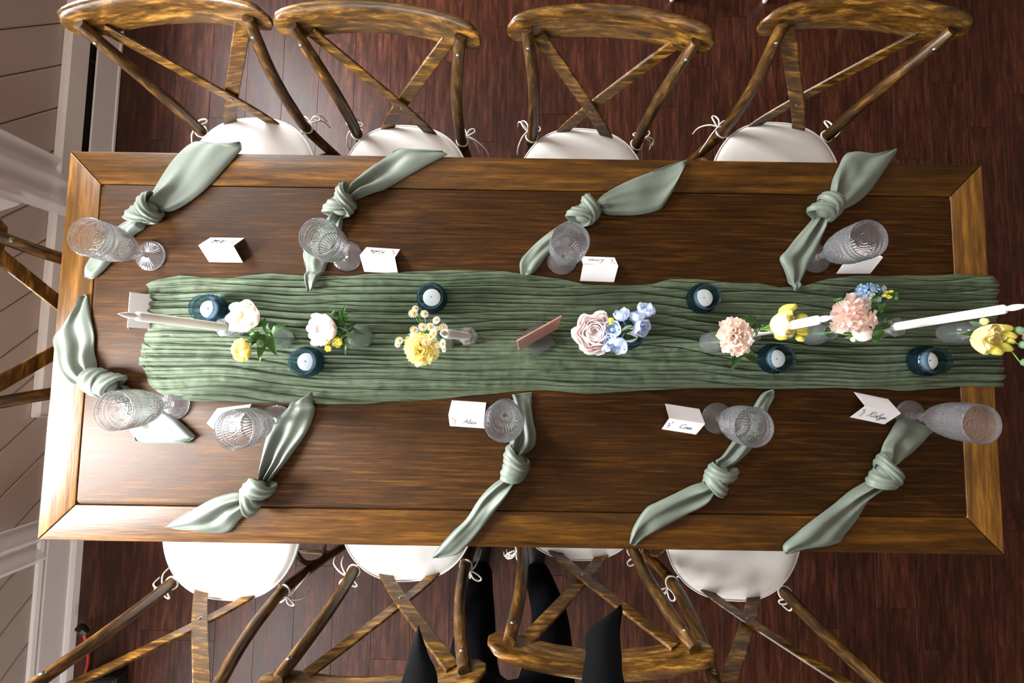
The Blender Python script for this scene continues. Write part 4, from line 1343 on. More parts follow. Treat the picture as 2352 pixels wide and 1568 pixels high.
def bloom_fan(root, off, c, ax, R, mats, rings, seed=1, name='bloom', core_mat='leaf_green'):
    """ruffled flower head; rings = (count, length fraction, tilt deg, half width deg, frill)"""
    rg = random.Random(seed)
    bl = link(name, MB().ball((0, 0, -R * 0.35), (R * 0.30, R * 0.30, R * 0.35), 10, 8).mesh('core', M[core_mat], ang=180), None, root, loc=c - off, rot=quat_to(ax))
    for k, (n, fr, tl_, dp, fri) in enumerate(rings):
        mes = [MB().grid(fan(R * fr, radians(dp), radians(tl_), fri, seed * 1.3 + k + q, freq=4.2 + q)).mesh('petal', M[mats[k % len(mats)]], ang=180) for q in range(2)]
        a0 = rg.uniform(0, 6.28)
        for i in range(n):
            link('petal', mes[i % 2], None, bl, rot=(rg.uniform(-0.10, 0.10), rg.uniform(-0.10, 0.10), a0 + 2 * pi * i / n + rg.uniform(-0.15, 0.15)), scale=rg.uniform(0.92, 1.05))
    return bl

def leaf(root, off, base, tip, w, mat='leaf_green', fold=0.25, arch=0.012, name='leaf'):
    base, tip = Vector(base), Vector(tip)
    d = tip - base
    L = d.length
    d.normalize()
    sd = Vector((0, 0, 1)).cross(d)
    if sd.length < 1e-3: sd = Vector((1, 0, 0))
    sd.normalize()
    nr = d.cross(sd)
    rows = []
    for i in range(11):
        t = i / 10
        ww = w * (sin(pi * min(1, t * 0.97 + 0.03) ** 0.75) ** 0.9 if t < 1 else 0.02) * 0.5
        row = []
        for j in range(-2, 3):
            a = j / 2
            row.append(base + d * (L * t) + sd * (ww * a) + nr * (arch * sin(pi * t) + fold * ww * abs(a) + 0.06 * ww * sin(7 * t + a * 2)))
        rows.append(row)
    return MB().grid(rows).build(name, M[mat], root, off=off, ang=180)

def stem(root, off, pts, r=0.0014, mat='stem_green', name='stem'):
    return MB().tube(cat(pts, 6), r, 8, up=Vector((0.3, 0.9, 0.1))).build(name, M[mat], root, off=off, ang=180)

def bud(root, off, c, ax, L, w, mat='petal_bud', name='bud', twist=True):
    b = MB()
    pr = [(0.10, 0.0), (0.75, 0.12), (1.0, 0.35), (0.92, 0.60), (0.60, 0.85), (0.42, 1.0), (0.05, 0.96)]
    b.lathe([(a * w, z * L) for a, z in pr], 15, lambda z, a, r: (0.12 * w * cos(5 * a + 60 * z / max(L, 1e-3) * 0.05) if twist else 0) * (1 if r > 0.1 * w else 0))
    return link(name, b.mesh(name, M[mat], ang=180), None, root, loc=Vector(c) - off, rot=quat_to(ax))

def flower(name, label, cat_, base, group=None):
    r = empty(name, base, 0, label, cat_, group)
    return r, Vector(base)

RAN = [(3, 0.30, 28, 62, 0.4, 0.0), (4, 0.42, 36, 58, 0.5, 0.0), (5, 0.54, 44, 52, 0.6, 0.0), (5, 0.66, 52, 50, 0.8, 0.0), (6, 0.78, 60, 46, 0.9, 0.04), (6, 0.90, 70, 44, 1.0, 0.10), (6, 1.0, 80, 42, 1.0, 0.18)]
OPEN = [(4, 0.30, 40, 60, 0.5, 0.0), (5, 0.46, 50, 50, 0.9, 0.05), (6, 0.62, 58, 46, 1.2, 0.10), (6, 0.80, 66, 44, 1.4, 0.18), (7, 1.0, 74, 42, 1.4, 0.25)]
CARN = [(7, 1.0, 4, 40, 0.14), (7, 0.95, 20, 40, 0.16), (7, 0.88, 36, 40, 0.18), (6, 0.80, 50, 44, 0.20), (6, 0.72, 62, 46, 0.22), (5, 0.64, 72, 50, 0.24), (4, 0.58, 82, 54, 0.26)]

# vase 1: white and yellow ranunculus
p1v, zb, h1 = vase((657, 778), 0.105, 'clear bud vase with white and yellow ranunculus, leftmost on the runner', 'bottle')
m1 = Vector((p1v.x, p1v.y, zb + h1))
i1 = Vector((p1v.x, p1v.y, zb + 0.01))
c = at(561, 727, 0.925)
r, off = flower('ranunculus', 'open white ranunculus beside the left taper candle', 'flower', i1)
stem(r, off, [i1, m1 + Vector((-0.004, 0.004, 0)), (m1 + c) / 2 + Vector((0, 0, 0.02)), c - Vector((0, 0, 0.012))])
bloom_cup(r, off, c, (-0.25, 0.2, 1), 0.030, ['petal_white'], OPEN, 'petal_bud', 0.12, 3)
for b_, t_, w_, mt in (((625, 770), (608, 728), 0.014, 'leaf_green'), ((612, 745), (590, 722), 0.010, 'leaf_green'), ((610, 748), (578, 752), 0.009, 'leaf_green'), ((622, 765), (660, 745), 0.016, 'leaf_green'), ((618, 755), (640, 740), 0.014, 'leaf_dark')):
    leaf(r, off, at(*b_, 0.885), at(*t_, 0.905), w_, mt)
r, off = flower('ranunculus', 'yellow ranunculus low on the left, below the white one', 'flower', i1 + Vector((0.002, -0.002, 0)))
c = at(551, 805, 0.915)
stem(r, off, [i1, m1 + Vector((-0.004, -0.004, 0)), (m1 + c) / 2 + Vector((0, 0, 0.018)), c - Vector((0, 0, 0.012))])
bloom_cup(r, off, c, (-0.45, -0.2, 1), 0.0215, ['petal_yellow'], RAN, 'petal_bud', 0.2, 5)
bud(r, off, at(570, 815, 0.905), (-0.1, -0.4, 0.6), 0.018, 0.007, 'petal_bud')
bud(r, off, at(573, 803, 0.905), (0.1, -0.2, 0.8), 0.012, 0.005, 'petal_bud')
bud(r, off, at(602, 788, 0.905), (-0.2, -0.2, 1), 0.013, 0.009, 'leaf_grey', 'green_bud', False)
for b_, t_, w_, mt in (((620, 770), (596, 832), 0.020, 'leaf_green'), ((622, 768), (640, 820), 0.020, 'leaf_green'), ((612, 772), (560, 786), 0.016, 'leaf_green'), ((600, 770), (572, 768), 0.016, 'leaf_green'), ((605, 778), (575, 795), 0.012, 'leaf_dark'), ((622, 766), (630, 782), 0.010, 'leaf_green')):
    leaf(r, off, at(*b_, 0.880), at(*t_, 0.895), w_, mt)

# vase 2: pink ranunculus and yellow spray buds
p2v, zb, h2 = vase((838, 774), 0.105, 'ribbed clear bud vase with a pink ranunculus', 'ribbed')
m2 = Vector((p2v.x, p2v.y, zb + h2))
i2 = Vector((p2v.x, p2v.y, zb + 0.01))
r, off = flower('ranunculus', 'full pink ranunculus leaning left from the ribbed vase', 'flower', i2)
c = at(738, 757, 0.92)
stem(r, off, [i2, m2 + Vector((-0.005, 0.002, 0)), (m2 + c) / 2 + Vector((0, 0, 0.015)), c - Vector((0, 0, 0.014))])
bloom_cup(r, off, c, (-0.55, -0.05, 1), 0.0315, ['petal_pink', 'petal_pink', 'petal_palepink'], RAN, 'petal_pink', 0.2, 8)
bud(r, off, at(773, 722, 0.915), (-0.1, 0.2, 1), 0.014, 0.008, 'leaf_green', 'green_bud', False)
for b_, t_, w_, mt in (((790, 745), (795, 697), 0.012, 'leaf_green'), ((785, 735), (807, 716), 0.008, 'leaf_green'), ((790, 750), (750, 725), 0.014, 'leaf_dark'), ((793, 755), (780, 712), 0.014, 'leaf_green'), ((795, 760), (820, 742), 0.016, 'leaf_dark'), ((800, 752), (838, 768), 0.014, 'leaf_dark'), ((795, 740), (803, 728), 0.010, 'leaf_green')):
    leaf(r, off, at(*b_, 0.885), at(*t_, 0.90), w_, mt)
r, off = flower('spray_ranunculus', 'sprig of small yellow buds below the pink ranunculus', 'flower', i2 + Vector((0.003, 0, 0)))
for (u, v), s in (((775, 786), 0.0115), ((747, 770), 0.0062), ((754, 785), 0.0058), ((754, 800), 0.0075)):
    c = at(u, v, 0.925)
    stem(r, off, [m2, (m2 + c) / 2 + Vector((0, 0, 0.01)), c - Vector((0, 0, 0.004))], 0.0010)
    bloom_cup(r, off, c, (-0.2, -0.2, 1), s, ['petal_yellow', 'petal_bud'], RAN[2:6], 'petal_bud', 0.4, int(u))
stem(r, off, [i2, m2])
for b_, t_, w_, mt in (((792, 768), (775, 752), 0.020, 'leaf_dark'), ((792, 770), (735, 785), 0.014, 'leaf_green'), ((795, 772), (794, 816), 0.016, 'leaf_dark'), ((800, 772), (808, 800), 0.012, 'leaf_grey')):
    leaf(r, off, at(*b_, 0.885), at(*t_, 0.895), w_, mt)

# vase 3: daisies and a yellow carnation
p3v, zb, h3 = vase((1026, 784), 0.10, 'clear bud vase hidden under the daisies', 'bottle', rb=0.022)
m3 = Vector((p3v.x, p3v.y, zb + h3))
i3 = Vector((p3v.x, p3v.y, zb + 0.01))
r, off = flower('carnation', 'ruffled yellow carnation below the daisies', 'flower', i3)
c = at(968, 800, 0.92)
stem(r, off, [i3, m3, (m3 + c) / 2 + Vector((0, 0, 0.01)), c - Vector((0, 0, 0.02))])
bloom_fan(r, off, c, (-0.12, -0.35, 1), 0.040, ['petal_yellow', 'petal_paleyellow'], CARN, 4)
dm = MB()
for k in range(13):
    a = 2 * pi * k / 13
    d_ = Vector((cos(a), sin(a), 0))
    s_ = Vector((-sin(a), cos(a), 0))
    dm.grid([[d_ * rr_ * 1.0 + s_ * w_ * j + Vector((0, 0, z_ - 0.0006 * abs(j))) for j in (-1, 0, 1)] for rr_, w_, z_ in ((0.0030, 0.0006, 0.0), (0.0060, 0.0013, 0.0006), (0.0088, 0.0013, 0.0002), (0.0100, 0.0006, -0.0006))])
DAISY_P = dm.mesh('petal_ring', M['daisy_white'], ang=180)
DAISY_E = MB().ball((0, 0, 0.0006), (0.0040, 0.0040, 0.0026), 12, 8).mesh('eye', M['daisy_eye'], ang=180)
spots_d = [(954, 708), (949, 719), (975, 721), (1002, 735), (951, 758), (970, 751), (988, 750), (995, 765), (964, 777), (988, 773), (977, 786), (1018, 752), (1017, 789), (1020, 802), (917, 782), (913, 791), (1003, 754), (996, 778), (1005, 793)]
r, off = flower('chamomile', 'spray of small white daisies with yellow eyes in the middle vase', 'flower', i3 + Vector((0.002, 0.003, 0)))
hub = at(985, 768, 0.885)
stem(r, off, [i3, m3, hub], 0.0014)
rgd = random.Random(5)
for k, (u, v) in enumerate(spots_d):
    sc = 0.72 if k in (0, 13, 15, 17, 18, 16) else rgd.uniform(0.92, 1.12)
    c = at(u, v, rgd.uniform(0.935, 0.955))
    stem(r, off, [hub + Vector((rgd.uniform(-0.01, 0.01), rgd.uniform(-0.01, 0.01), 0)), (hub + c) / 2 + Vector((0, 0, 0.012)), c - Vector((0, 0, 0.001))], 0.0007)
    ax = Vector((rgd.uniform(-0.4, 0.4), rgd.uniform(-0.4, 0.4), 1))
    if k in (12, 13): ax = Vector((1.0, -0.1, 0.6))
    hd = link('daisy_head', DAISY_E, None, r, loc=c - off, rot=quat_to(ax), scale=sc)
    link('petal_ring', DAISY_P, None, hd)
for b_, t_, w_ in (((975, 775), (935, 767), 0.018), ((980, 770), (944, 786), 0.016), ((990, 765), (1012, 770), 0.024), ((985, 760), (1005, 752), 0.018), ((978, 765), (965, 758), 0.016)):
    leaf(r, off, at(*b_, 0.885), at(*t_, 0.90), w_, 'leaf_green')

# vase 4: pink ranunculus and delphinium
p4v, zb, h4 = vase((1340, 772), 0.10, 'clear bud vase hidden under the large pale pink ranunculus', 'bottle', rb=0.022)
m4 = Vector((p4v.x, p4v.y, zb + h4))
i4 = Vector((p4v.x, p4v.y, zb + 0.01))
r, off = flower('ranunculus', 'large pale pink ranunculus beside the blue delphinium', 'flower', i4)
c = at(1366, 763, 0.925)
stem(r, off, [i4, m4, c - Vector((0, 0, 0.02))])
bloom_cup(r, off, c, (-0.12, 0.05, 1), 0.0400, ['petal_palepink'], [(4, 0.16, 30, 60, 0.6, 0), (5, 0.26, 38, 55, 0.7, 0)] + [(n_, f_, t_ + 6, d_, w_ * 1.2, fl_) for n_, f_, t_, d_, w_, fl_ in RAN] + [(7, 1.02, 92, 40, 1.2, 0.15)], 'petal_white', 0.10, 11)
r, off = flower('delphinium', 'pale blue delphinium stem with cupped florets right of the pink ranunculus', 'flower', i4 + Vector((0.003, 0, 0)))
ax0 = [at(1395, 775, 0.90), at(1430, 760, 0.925), at(1460, 745, 0.94), at(1482, 722, 0.95)]
stem(r, off, [i4, m4] + ax0, 0.0016)
for (u, v), dr, s in (((1427, 722), (-0.4, 0.9, 0.3), 0.0155), ((1463, 725), (-0.1, 0.9, 0.3), 0.0150), ((1482, 712), (0.1, 0.6, 0.6), 0.0165), ((1495, 711), (0.9, 0.4, 0.3), 0.0105), ((1474, 752), (0.5, -0.4, 0.7), 0.0170), ((1407, 757), (-0.6, 0.0, 0.7), 0.0180), ((1420, 793), (-0.5, -0.8, 0.35), 0.0180), ((1402, 780), (-0.5, -0.3, 0.6), 0.0130), ((1392, 800), (-0.2, -0.9, 0.2), 0.0080)):
    c = at(u, v, 0.94)
    near = min(ax0, key=lambda q: (q - c).length)
    stem(r, off, [near, (near + c) / 2 + Vector((0, 0, 0.004)), c - Vector(dr).normalized() * s], 0.0008)
    bl = bloom_cup(r, off, c, dr, s, ['petal_blue', 'petal_blue', 'petal_white'], [(5, 1.0, 62, 46, 0.8, 0.22), (4, 0.72, 50, 40, 0.8, 0.05)], 'petal_sky', 0.28, int(u), 'floret')
    MB().tube([(0, 0, -s * 0.9), (0, 0.002, -s * 1.5), (0.001, 0.004, -s * 1.9)], [0.0022, 0.0014, 0.0005], 8, up=Vector((1, 0, 0))).build('spur', M['petal_sky'], bl)
bud(r, off, at(1405, 742, 0.93), (-0.3, 0.4, 0.6), 0.016, 0.008, 'petal_bud')
for b_, t_, w_, mt in (((1425, 765), (1455, 757), 0.008, 'leaf_green'), ((1415, 770), (1440, 766), 0.012, 'leaf_green'), ((1420, 775), (1462, 776), 0.014, 'leaf_dark'), ((1425, 750), (1442, 732), 0.006, 'leaf_green')):
    leaf(r, off, at(*b_, 0.91), at(*t_, 0.915), w_, mt)

# vase 5: peach carnation and yellow lisianthus
p5v, zb, h5 = vase((1622, 788), 0.105, 'textured clear bud vase with the peach carnation', 'textured')
m5 = Vector((p5v.x, p5v.y, zb + h5))
i5 = Vector((p5v.x, p5v.y, zb + 0.01))
r, off = flower('carnation', 'ruffled peach carnation on the right half of the runner', 'flower', i5)
c = at(1684, 773, 0.92)
stem(r, off, [i5, m5, c - Vector((0, 0, 0.02))], 0.0018)
bloom_fan(r, off, c, (0.1, 0.02, 1), 0.0440, ['petal_peach', 'petal_rose'], CARN, 7)
for b_, t_, w_, mt in (((1690, 800), (1678, 850), 0.022, 'leaf_dark'), ((1695, 800), (1738, 836), 0.022, 'leaf_dark'), ((1698, 808), (1720, 800), 0.016, 'leaf_green')):
    leaf(r, off, at(*b_, 0.88), at(*t_, 0.875), w_, mt)
r, off = flower('lisianthus', 'pale yellow lisianthus with several buds right of the peach carnation', 'flower', i5 + Vector((0.003, 0.002, 0)))
fork = at(1742, 758, 0.92)
stem(r, off, [i5, m5, fork], 0.0016)
c = at(1801, 745, 0.95)
stem(r, off, [fork, (fork + c) / 2 + Vector((0, -0.003, 0.01)), c - Vector((0.014, 0, 0.008))], 0.0012)
bloom_cup(r, off, c, (0.75, -0.05, 0.8), 0.027, ['petal_paleyellow'], [(3, 0.45, 40, 62, 0.6, 0.0), (4, 0.70, 48, 56, 1.0, 0.08), (5, 0.95, 58, 50, 1.2, 0.15)], 'petal_bud', 0.2, 21)
for (u, v), dr, L_, w_ in (((1788, 718), (0.75, 0.35, 0.4), 0.036, 0.0105), ((1790, 731), (0.9, 0.15, 0.4), 0.026, 0.0095), ((1782, 742), (0.8, 0.0, 0.6), 0.020, 0.0085), ((1778, 768), (0.9, -0.25, 0.4), 0.026, 0.0090), ((1828, 731), (0.9, 0.1, 0.4), 0.022, 0.0095), ((1826, 754), (0.9, -0.05, 0.4), 0.024, 0.0095), ((1828, 760), (0.9, -0.2, 0.35), 0.024, 0.0095), ((1828, 772), (0.8, -0.5, 0.3), 0.018, 0.0070)):
    c = at(u, v, 0.94)
    stem(r, off, [fork, (fork + c) / 2 + Vector((0, (745 - v) * -0.0002, 0.006)), c], 0.0009)
    bud(r, off, c, dr, L_, w_)
for b_, t_, w_, mt in (((1738, 762), (1718, 742), 0.022, 'leaf_dark'), ((1705, 740), (1738, 730), 0.026, 'leaf_dark'), ((1740, 758), (1775, 742), 0.018, 'leaf_green'), ((1725, 745), (1736, 775), 0.012, 'leaf_grey'), ((1738, 750), (1755, 762), 0.010, 'leaf_grey')):
    leaf(r, off, at(*b_, 0.905), at(*t_, 0.915), w_, mt)

# vase 6: pink stock, rose bud, sky-blue tweedia
p6v, zb, h6 = vase((1850, 769), 0.080, 'clear fluted bud vase with pink stock and a white rosebud', 'ribbed', rb=0.027)
m6 = Vector((p6v.x, p6v.y, zb + h6))
i6 = Vector((p6v.x, p6v.y, zb + 0.01))
r, off = flower('stock', 'cluster of pink stock florets on the right half of the runner', 'flower', i6)
ctr = at(1960, 722, 0.93)
stem(r, off, [i6, m6, (m6 + ctr) / 2, ctr], 0.0018)
rgs = random.Random(9)
for k, (u, v) in enumerate([(1936, 712), (1957, 693), (1978, 700), (1970, 724), (1990, 728), (1928, 744), (1955, 742), (1978, 742), (1945, 728), (2002, 733), (1930, 724), (1962, 712)]):
    c = at(u, v, 0.945 + rgs.uniform(-0.008, 0.010))
    stem(r, off, [ctr, c - Vector((0, 0, 0.004))], 0.0009)
    bloom_fan(r, off, c, ((u - 1960) * 0.012, (722 - v) * 0.012, 0.8), 0.0215, ['petal_stock'], [(4, 1.0, 10, 43, 0.07), (2, 0.55, 55, 50, 0.07)], k + 2, 'floret', 'petal_bud')
for b_, t_, w_, mt in (((1935, 700), (1912, 688), 0.016, 'leaf_green'), ((2000, 700), (2022, 722), 0.020, 'leaf_dark'), ((2010, 720), (2030, 740), 0.018, 'leaf_dark'), ((1945, 700), (1915, 712), 0.014, 'leaf_dark')):
    leaf(r, off, at(*b_, 0.915), at(*t_, 0.91), w_, mt)
r, off = flower('rosebud', 'white rosebud below the pink stock', 'flower', i6 + Vector((0.003, -0.002, 0)))
c = at(1980, 766, 0.915)
stem(r, off, [i6, m6, (m6 + c) / 2 - Vector((0, 0.004, 0)), c - Vector((0.018, 0, 0.004))], 0.0016)
bloom_cup(r, off, c, (0.85, 0.05, 0.5), 0.0185, ['petal_rose'], [(3, 0.50, 12, 66, 0.3, 0.0), (3, 0.68, 16, 66, 0.4, 0.0), (4, 0.85, 22, 60, 0.6, 0.0), (4, 1.0, 34, 56, 0.8, 0.05)], 'petal_rose', 0.3, 31)
bud(r, off, at(1956, 776, 0.905), (-0.1, -0.5, 0.6), 0.012, 0.005, 'petal_rose')
for b_, t_, w_, mt in (((2000, 770), (2020, 782), 0.034, 'leaf_green'), ((1955, 770), (1938, 776), 0.010, 'leaf_green'), ((1962, 775), (1955, 787), 0.008, 'leaf_green'), ((2005, 755), (2048, 741), 0.014, 'leaf_dark'), ((1930, 760), (1955, 752), 0.016, 'leaf_dark')):
    leaf(r, off, at(*b_, 0.895), at(*t_, 0.895), w_, mt)
r, off = flower('tweedia', 'sky-blue star flowers and pale buds above the pink stock', 'flower', i6 + Vector((0.0, 0.004, 0)))
hub = at(2008, 685, 0.93)
stem(r, off, [i6, m6, at(1985, 712, 0.92), hub, at(2040, 680, 0.935)], 0.0014)
for (u, v), mt, s in (((1978, 662), 'petal_sky', 0.011), ((1997, 659), 'petal_sky', 0.012), ((2010, 662), 'petal_sky', 0.011), ((1984, 669), 'petal_sky', 0.011), ((1980, 679), 'petal_blue', 0.009), ((2002, 672), 'petal_palepink', 0.009), ((1994, 680), 'petal_blue', 0.008), ((2030, 664), 'petal_blue', 0.009), ((2018, 688), 'petal_sky', 0.007), ((1970, 670), 'petal_sky', 0.009)):
    c = at(u, v, 0.945)
    stem(r, off, [hub, (hub + c) / 2, c - Vector((0, 0, 0.002))], 0.0007)
    bloom_fan(r, off, c, ((u - 1990) * 0.01, (672 - v) * 0.02, 1), s, [mt], [(5, 1.0, 14, 26, 0.03)], int(u), 'floret', 'ink_blue')
for u, v in ((2028, 673), (2039, 671), (2031, 681), (2036, 684), (2024, 680), (2007, 690)):
    bud(r, off, at(u, v, 0.935), (0.4, 0.1, 0.6), 0.010, 0.0035, 'petal_bud')
for b_, t_, w_, mt in (((2042, 682), (2064, 681), 0.016, 'leaf_green'), ((2022, 676), (2018, 656), 0.014, 'leaf_green'), ((1976, 666), (1966, 657), 0.014, 'leaf_green'), ((2010, 690), (2000, 694), 0.010, 'leaf_grey'), ((2008, 695), (2018, 716), 0.022, 'leaf_green')):
    leaf(r, off, at(*b_, 0.925), at(*t_, 0.93), w_, mt)

# vase 7: lisianthus at the right end
p7v, zb, h7 = vase((2165, 767), 0.10, 'clear bud vase under the right taper candle, leaning out of view', 'bottle', rb=0.027)
m7 = Vector((p7v.x, p7v.y, zb + h7))
i7 = Vector((p7v.x, p7v.y, zb + 0.01))
r, off = flower('lisianthus', 'cream yellow lisianthus rightmost, over the end of the runner', 'flower', i7)
fork = at(2255, 758, 0.90)
stem(r, off, [i7, m7, fork], 0.0016)
c = at(2273, 778, 0.93)
stem(r, off, [fork, c - Vector((0.004, 0, 0.014))], 0.0012)
bloom_cup(r, off, c, (0.25, -0.25, 1), 0.0290, ['petal_paleyellow'], [(3, 0.28, 30, 64, 0.5, 0.0), (4, 0.45, 40, 60, 0.6, 0.0), (4, 0.65, 52, 56, 0.9, 0.05), (5, 0.85, 64, 50, 1.1, 0.12), (5, 1.0, 74, 46, 1.2, 0.18)], 'petal_bud', 0.15, 41)
for (u, v), dr, L_, w_ in (((2288, 752), (0.8, -0.1, 0.4), 0.026, 0.0085), ((2300, 762), (0.8, -0.5, 0.4), 0.026, 0.0085), ((2310, 778), (0.6, -0.5, 0.4), 0.016, 0.0070), ((2270, 797), (0.7, -0.5, 0.3), 0.026, 0.0095), ((2292, 790), (0.8, -0.5, 0.3), 0.026, 0.0095), ((2250, 740), (0.5, 0.2, 0.7), 0.014, 0.0080)):
    cc = at(u, v, 0.93)
    stem(r, off, [fork, (fork + cc) / 2, cc], 0.0009)
    bud(r, off, cc, dr, L_, w_, 'petal_bud' if L_ > 0.015 else 'petal_paleyellow')
for u, v in ((2328, 757), (2338, 790), (2342, 830)):
    cc = at(u, v, 0.935)
    stem(r, off, [fork, (fork + cc) / 2 + Vector((0, 0, 0.01)), cc], 0.0012)
    bud(r, off, cc, (0.6, -0.2, 0.7), 0.018, 0.0085, 'leaf_grey', 'green_bud', False)
c = at(2352, 764, 0.94)
bloom_fan(r, off, c, (0.3, 0, 1), 0.016, ['petal_stock'], [(5, 1.0, 12, 44, 0.10), (3, 0.62, 48, 50, 0.14)], 3, 'floret', 'petal_bud')
for b_, t_, w_, mt in (((2240, 762), (2225, 738), 0.030, 'leaf_grey'), ((2250, 758), (2275, 742), 0.016, 'leaf_grey'), ((2245, 762), (2262, 772), 0.014, 'leaf_grey'), ((2230, 765), (2205, 768), 0.014, 'leaf_dark')):
    leaf(r, off, at(*b_, 0.88), at(*t_, 0.885), w_, mt)

# ------------------------------------------------------------------ the person taking the picture, in black, behind the near row of chairs
pr_ = empty('person', (0.0, -0.84, 0.0), 0, 'person in black trousers and open black jacket leaning over the near chairs', 'person')
POFF = Vector((0.0, -0.84, 0.0))
def skinned(name, verts, edges, radii, mat, root_i=0, sub=2, parent=None):
    me = bpy.data.meshes.new(name)
    me.from_pydata([Vector(v) - POFF for v in verts], edges, [])
    o = link(name, me, None, parent or pr_)
    me.materials.append(M[mat])
    sk = o.modifiers.new('skin', 'SKIN')
    sk.use_smooth_shade = True
    for i, r in enumerate(radii):
        d = me.skin_vertices[0].data[i]
        d.radius = (r, r) if isinstance(r, (int, float)) else r
        d.use_root = (i == root_i)
    ss = o.modifiers.new('sub', 'SUBSURF')
    ss.levels = ss.render_levels = sub
    return o
# body: hands, arms, neck and head as one figure (clothes cover the rest)
bv = [(0.0, -0.80, 0.95), (0.0, -0.79, 1.10), (0.0, -0.75, 1.28), (0.0, -0.71, 1.42), (0.0, -0.68, 1.50), (0.0, -0.655, 1.57), (0.0, -0.625, 1.65), (0.0, -0.61, 1.72)]
be = [(i, i + 1) for i in range(7)]
brd = [0.07, 0.065, 0.07, 0.06, 0.048, 0.072, 0.086, 0.068]
hands = []
for s in (-1, 1):
    k = len(bv)
    bv += [(s * 0.17, -0.70, 1.40), (s * 0.25, -0.50, 1.47), (s * 0.19, -0.26, 1.68), (s * 0.125, -0.105, 1.875), (s * 0.100, -0.070, 1.915)]
    be += [(3, k), (k, k + 1), (k + 1, k + 2), (k + 2, k + 3), (k + 3, k + 4)]
    brd += [0.045, 0.038, 0.033, (0.028, 0.022), (0.036, 0.018)]
    pm = Vector((s * 0.100, -0.070, 1.915))
    for f in range(5):
        k2 = len(bv)
        if f == 0: ch = [(-s * 0.018, 0.0, 0.012), (-s * 0.038, 0.016, 0.018), (-s * 0.050, 0.030, 0.020)]
        else: ch = [(s * (0.012 - 0.017 * (f - 1)) * -1 + s * 0.012, 0.030, 0.024 - 0.004 * f), (s * (0.012 - 0.017 * (f - 1)) * -1 + s * 0.004, 0.054 - 0.003 * abs(f - 2), 0.016 - 0.005 * f), (s * (0.012 - 0.017 * (f - 1)) * -1 - s * 0.010, 0.066 - 0.004 * abs(f - 2), 0.000 - 0.005 * f)]
        bv += [tuple(pm + Vector(q)) for q in ch]
        be += [(k + 4, k2), (k2, k2 + 1), (k2 + 1, k2 + 2)]
        brd += [0.0095, 0.0088, 0.0075]
skinned('body', bv, be, brd, 'skin')
# face and hair
fc = Vector((0.0, -0.615, 1.66))
hd = MB()
for s in (-1, 1):
    MB().ball(fc + Vector((s * 0.030, 0.082, 0.000)), (0.013, 0.008, 0.008), 10, 8).build('eye', M['eye_white'], pr_, off=POFF)
    MB().ball(fc + Vector((s * 0.088, -0.012, -0.008)), (0.010, 0.018, 0.030), 10, 8).build('ear', M['skin'], pr_, off=POFF)
MB().tube([fc + Vector((0, 0.082, 0.008)), fc + Vector((0, 0.100, -0.022)), fc + Vector((0, 0.088, -0.032))], [0.006, 0.012, 0.009], 8).build('nose', M['skin'], pr_, off=POFF)
MB().ball(fc + Vector((0, 0.080, -0.054)), (0.024, 0.008, 0.007), 12, 8).build('mouth', M['lips'], pr_, off=POFF)
hb2 = MB().ball(fc + Vector((0, -0.016, 0.030)), (0.098, 0.098, 0.090), 24, 16)
for i, v in enumerate(hb2.v):
    q = v - fc
    if q.y > -0.005 and q.z < 0.060: hb2.v[i] = fc + Vector((q.x, -0.005, q.z))
hb2.build('hair', M['hair'], pr_, off=POFF, ang=180)
MB().tube(cat([fc + Vector((0, -0.09, 0.01)), fc + Vector((0, -0.13, -0.06)), fc + Vector((0, -0.14, -0.16))], 5), [0.03] * 5 + [0.026] * 5 + [0.012], 12).build('hair', M['hair'], pr_, off=POFF, ang=180)
# trousers
tv = [(0.0, -0.840, 0.96), (0.0, -0.845, 0.88)]
te = [(0, 1)]
tr_ = [(0.165, 0.115), (0.165, 0.115)]
for s in (-1, 1):
    k = len(tv)
    kx = -0.098 if s < 0 else 0.135
    fx = -0.120 if s < 0 else 0.112
    tv += [(s * 0.088, -0.845, 0.78), (s * 0.1 * 0.5 + kx * 0.5, -0.825, 0.62), (kx, -0.785, 0.47), (fx * 0.5 + kx * 0.5, -0.805, 0.28), (fx, -0.835, 0.06)]
    te += [(1, k)] + [(k + i, k + i + 1) for i in range(4)]
    tr_ += [0.086, 0.076, 0.062, 0.058, 0.056]
skinned('trousers', tv, te, tr_, 'navy_cloth')
for s in (-1, 1):
    fx = -0.120 if s < 0 else 0.112
    sh = MB()
    rows = []
    for yy, w, h in ((-0.905, 0.020, 0.050), (-0.895, 0.034, 0.075), (-0.85, 0.038, 0.085), (-0.80, 0.038, 0.070), (-0.75, 0.044, 0.052), (-0.70, 0.046, 0.045), (-0.665, 0.036, 0.036), (-0.652, 0.018, 0.026)):
        rows.append([Vector((fx + w * cos(2 * pi * k / 16), yy, max(0.0, h * 0.5 + h * 0.5 * sin(2 * pi * k / 16)))) for k in range(16)])
    sh.grid(rows, closed=True)
    sh.f.append(tuple(range(16))[::-1])
    sh.f.append(tuple(range(7 * 16, 8 * 16)))
    sh.f = [f[::-1] for f in sh.f]
    sh.build('shoe', M['black_rubber'], pr_, off=POFF, ang=60)
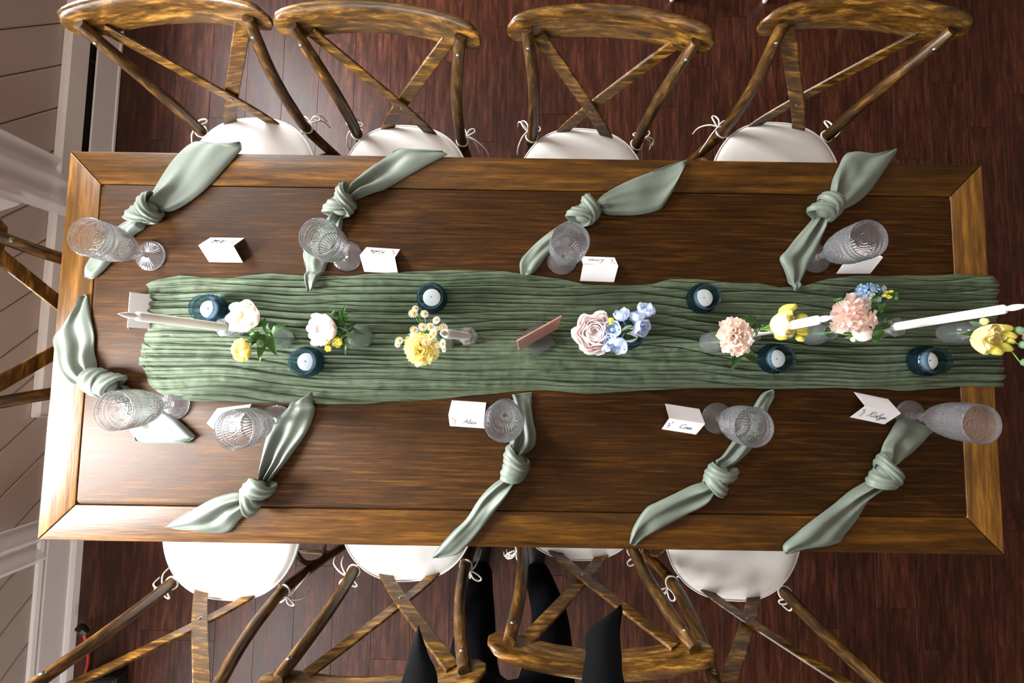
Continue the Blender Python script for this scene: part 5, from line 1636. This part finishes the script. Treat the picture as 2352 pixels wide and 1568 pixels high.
# shirt and jacket with sleeves
skinned('shirt', [(0.0, -0.835, 0.93), (0.0, -0.800, 1.10), (0.0, -0.745, 1.28), (0.0, -0.708, 1.42), (0.0, -0.69, 1.475)], [(0, 1), (1, 2), (2, 3), (3, 4)], [(0.175, 0.125), (0.150, 0.120), (0.155, 0.125), (0.13, 0.10), 0.062], 'shirt_cloth')
jv = [(0.0, -0.865, 0.90), (0.0, -0.815, 1.10), (0.0, -0.775, 1.28), (0.0, -0.735, 1.43)]
je = [(0, 1), (1, 2), (2, 3)]
jr = [(0.195, 0.115), (0.170, 0.110), (0.175, 0.115), (0.135, 0.085)]
for s in (-1, 1):
    k = len(jv)
    jv += [(s * 0.175, -0.70, 1.41), (s * 0.255, -0.50, 1.47), (s * 0.19, -0.26, 1.685), (s * 0.138, -0.135, 1.84)]
    je += [(3, k), (k, k + 1), (k + 1, k + 2), (k + 2, k + 3)]
    jr += [0.078, 0.062, 0.052, 0.044]
skinned('jacket', jv, je, jr, 'black_cloth')
# the open jacket fronts hang forward as two pointed flaps
def flap(outline_in, outline_out, th=0.006):
    A = cat(outline_in, 6)
    B = cat(outline_out, 6)
    front, back = [], []
    for a, b2 in zip(A, B):
        r1, r2 = [], []
        for j in range(9):
            v = j / 8
            p = a.lerp(b2, v)
            bulge = 0.010 * sin(pi * v)
            r1.append(p + Vector((0, bulge, 0)))
            r2.append(p + Vector((0, bulge - th, 0.0)))
        front.append(r1 + r2[::-1])
    b = MB()
    b.grid(front, closed=True)
    m = len(front[0])
    b.f.append(tuple(range(m))[::-1])
    b.f.append(tuple((len(front) - 1) * m + k for k in range(m)))
    b.build('jacket_front', M['black_cloth'], pr_, off=POFF, ang=60)
zt = 0.915
flap([at(957, 1447, zt), at(940, 1500, zt + 0.05), at(920, 1570, zt + 0.11), Vector((-0.235, -0.66, 1.17)), Vector((-0.19, -0.64, 1.36))],
     [at(964, 1444, zt), at(983, 1500, zt + 0.05), at(1006, 1570, zt + 0.11), Vector((-0.120, -0.62, 1.17)), Vector((-0.10, -0.61, 1.36))])
flap([at(1421, 1398, zt), at(1352, 1446, zt + 0.02), at(1345, 1505, zt + 0.06), at(1336, 1575, zt + 0.11), Vector((0.115, -0.62, 1.18)), Vector((0.10, -0.61, 1.36))],
     [at(1430, 1398, zt), at(1424, 1446, zt + 0.02), at(1428, 1505, zt + 0.06), at(1436, 1575, zt + 0.11), Vector((0.235, -0.66, 1.18)), Vector((0.19, -0.64, 1.36))])
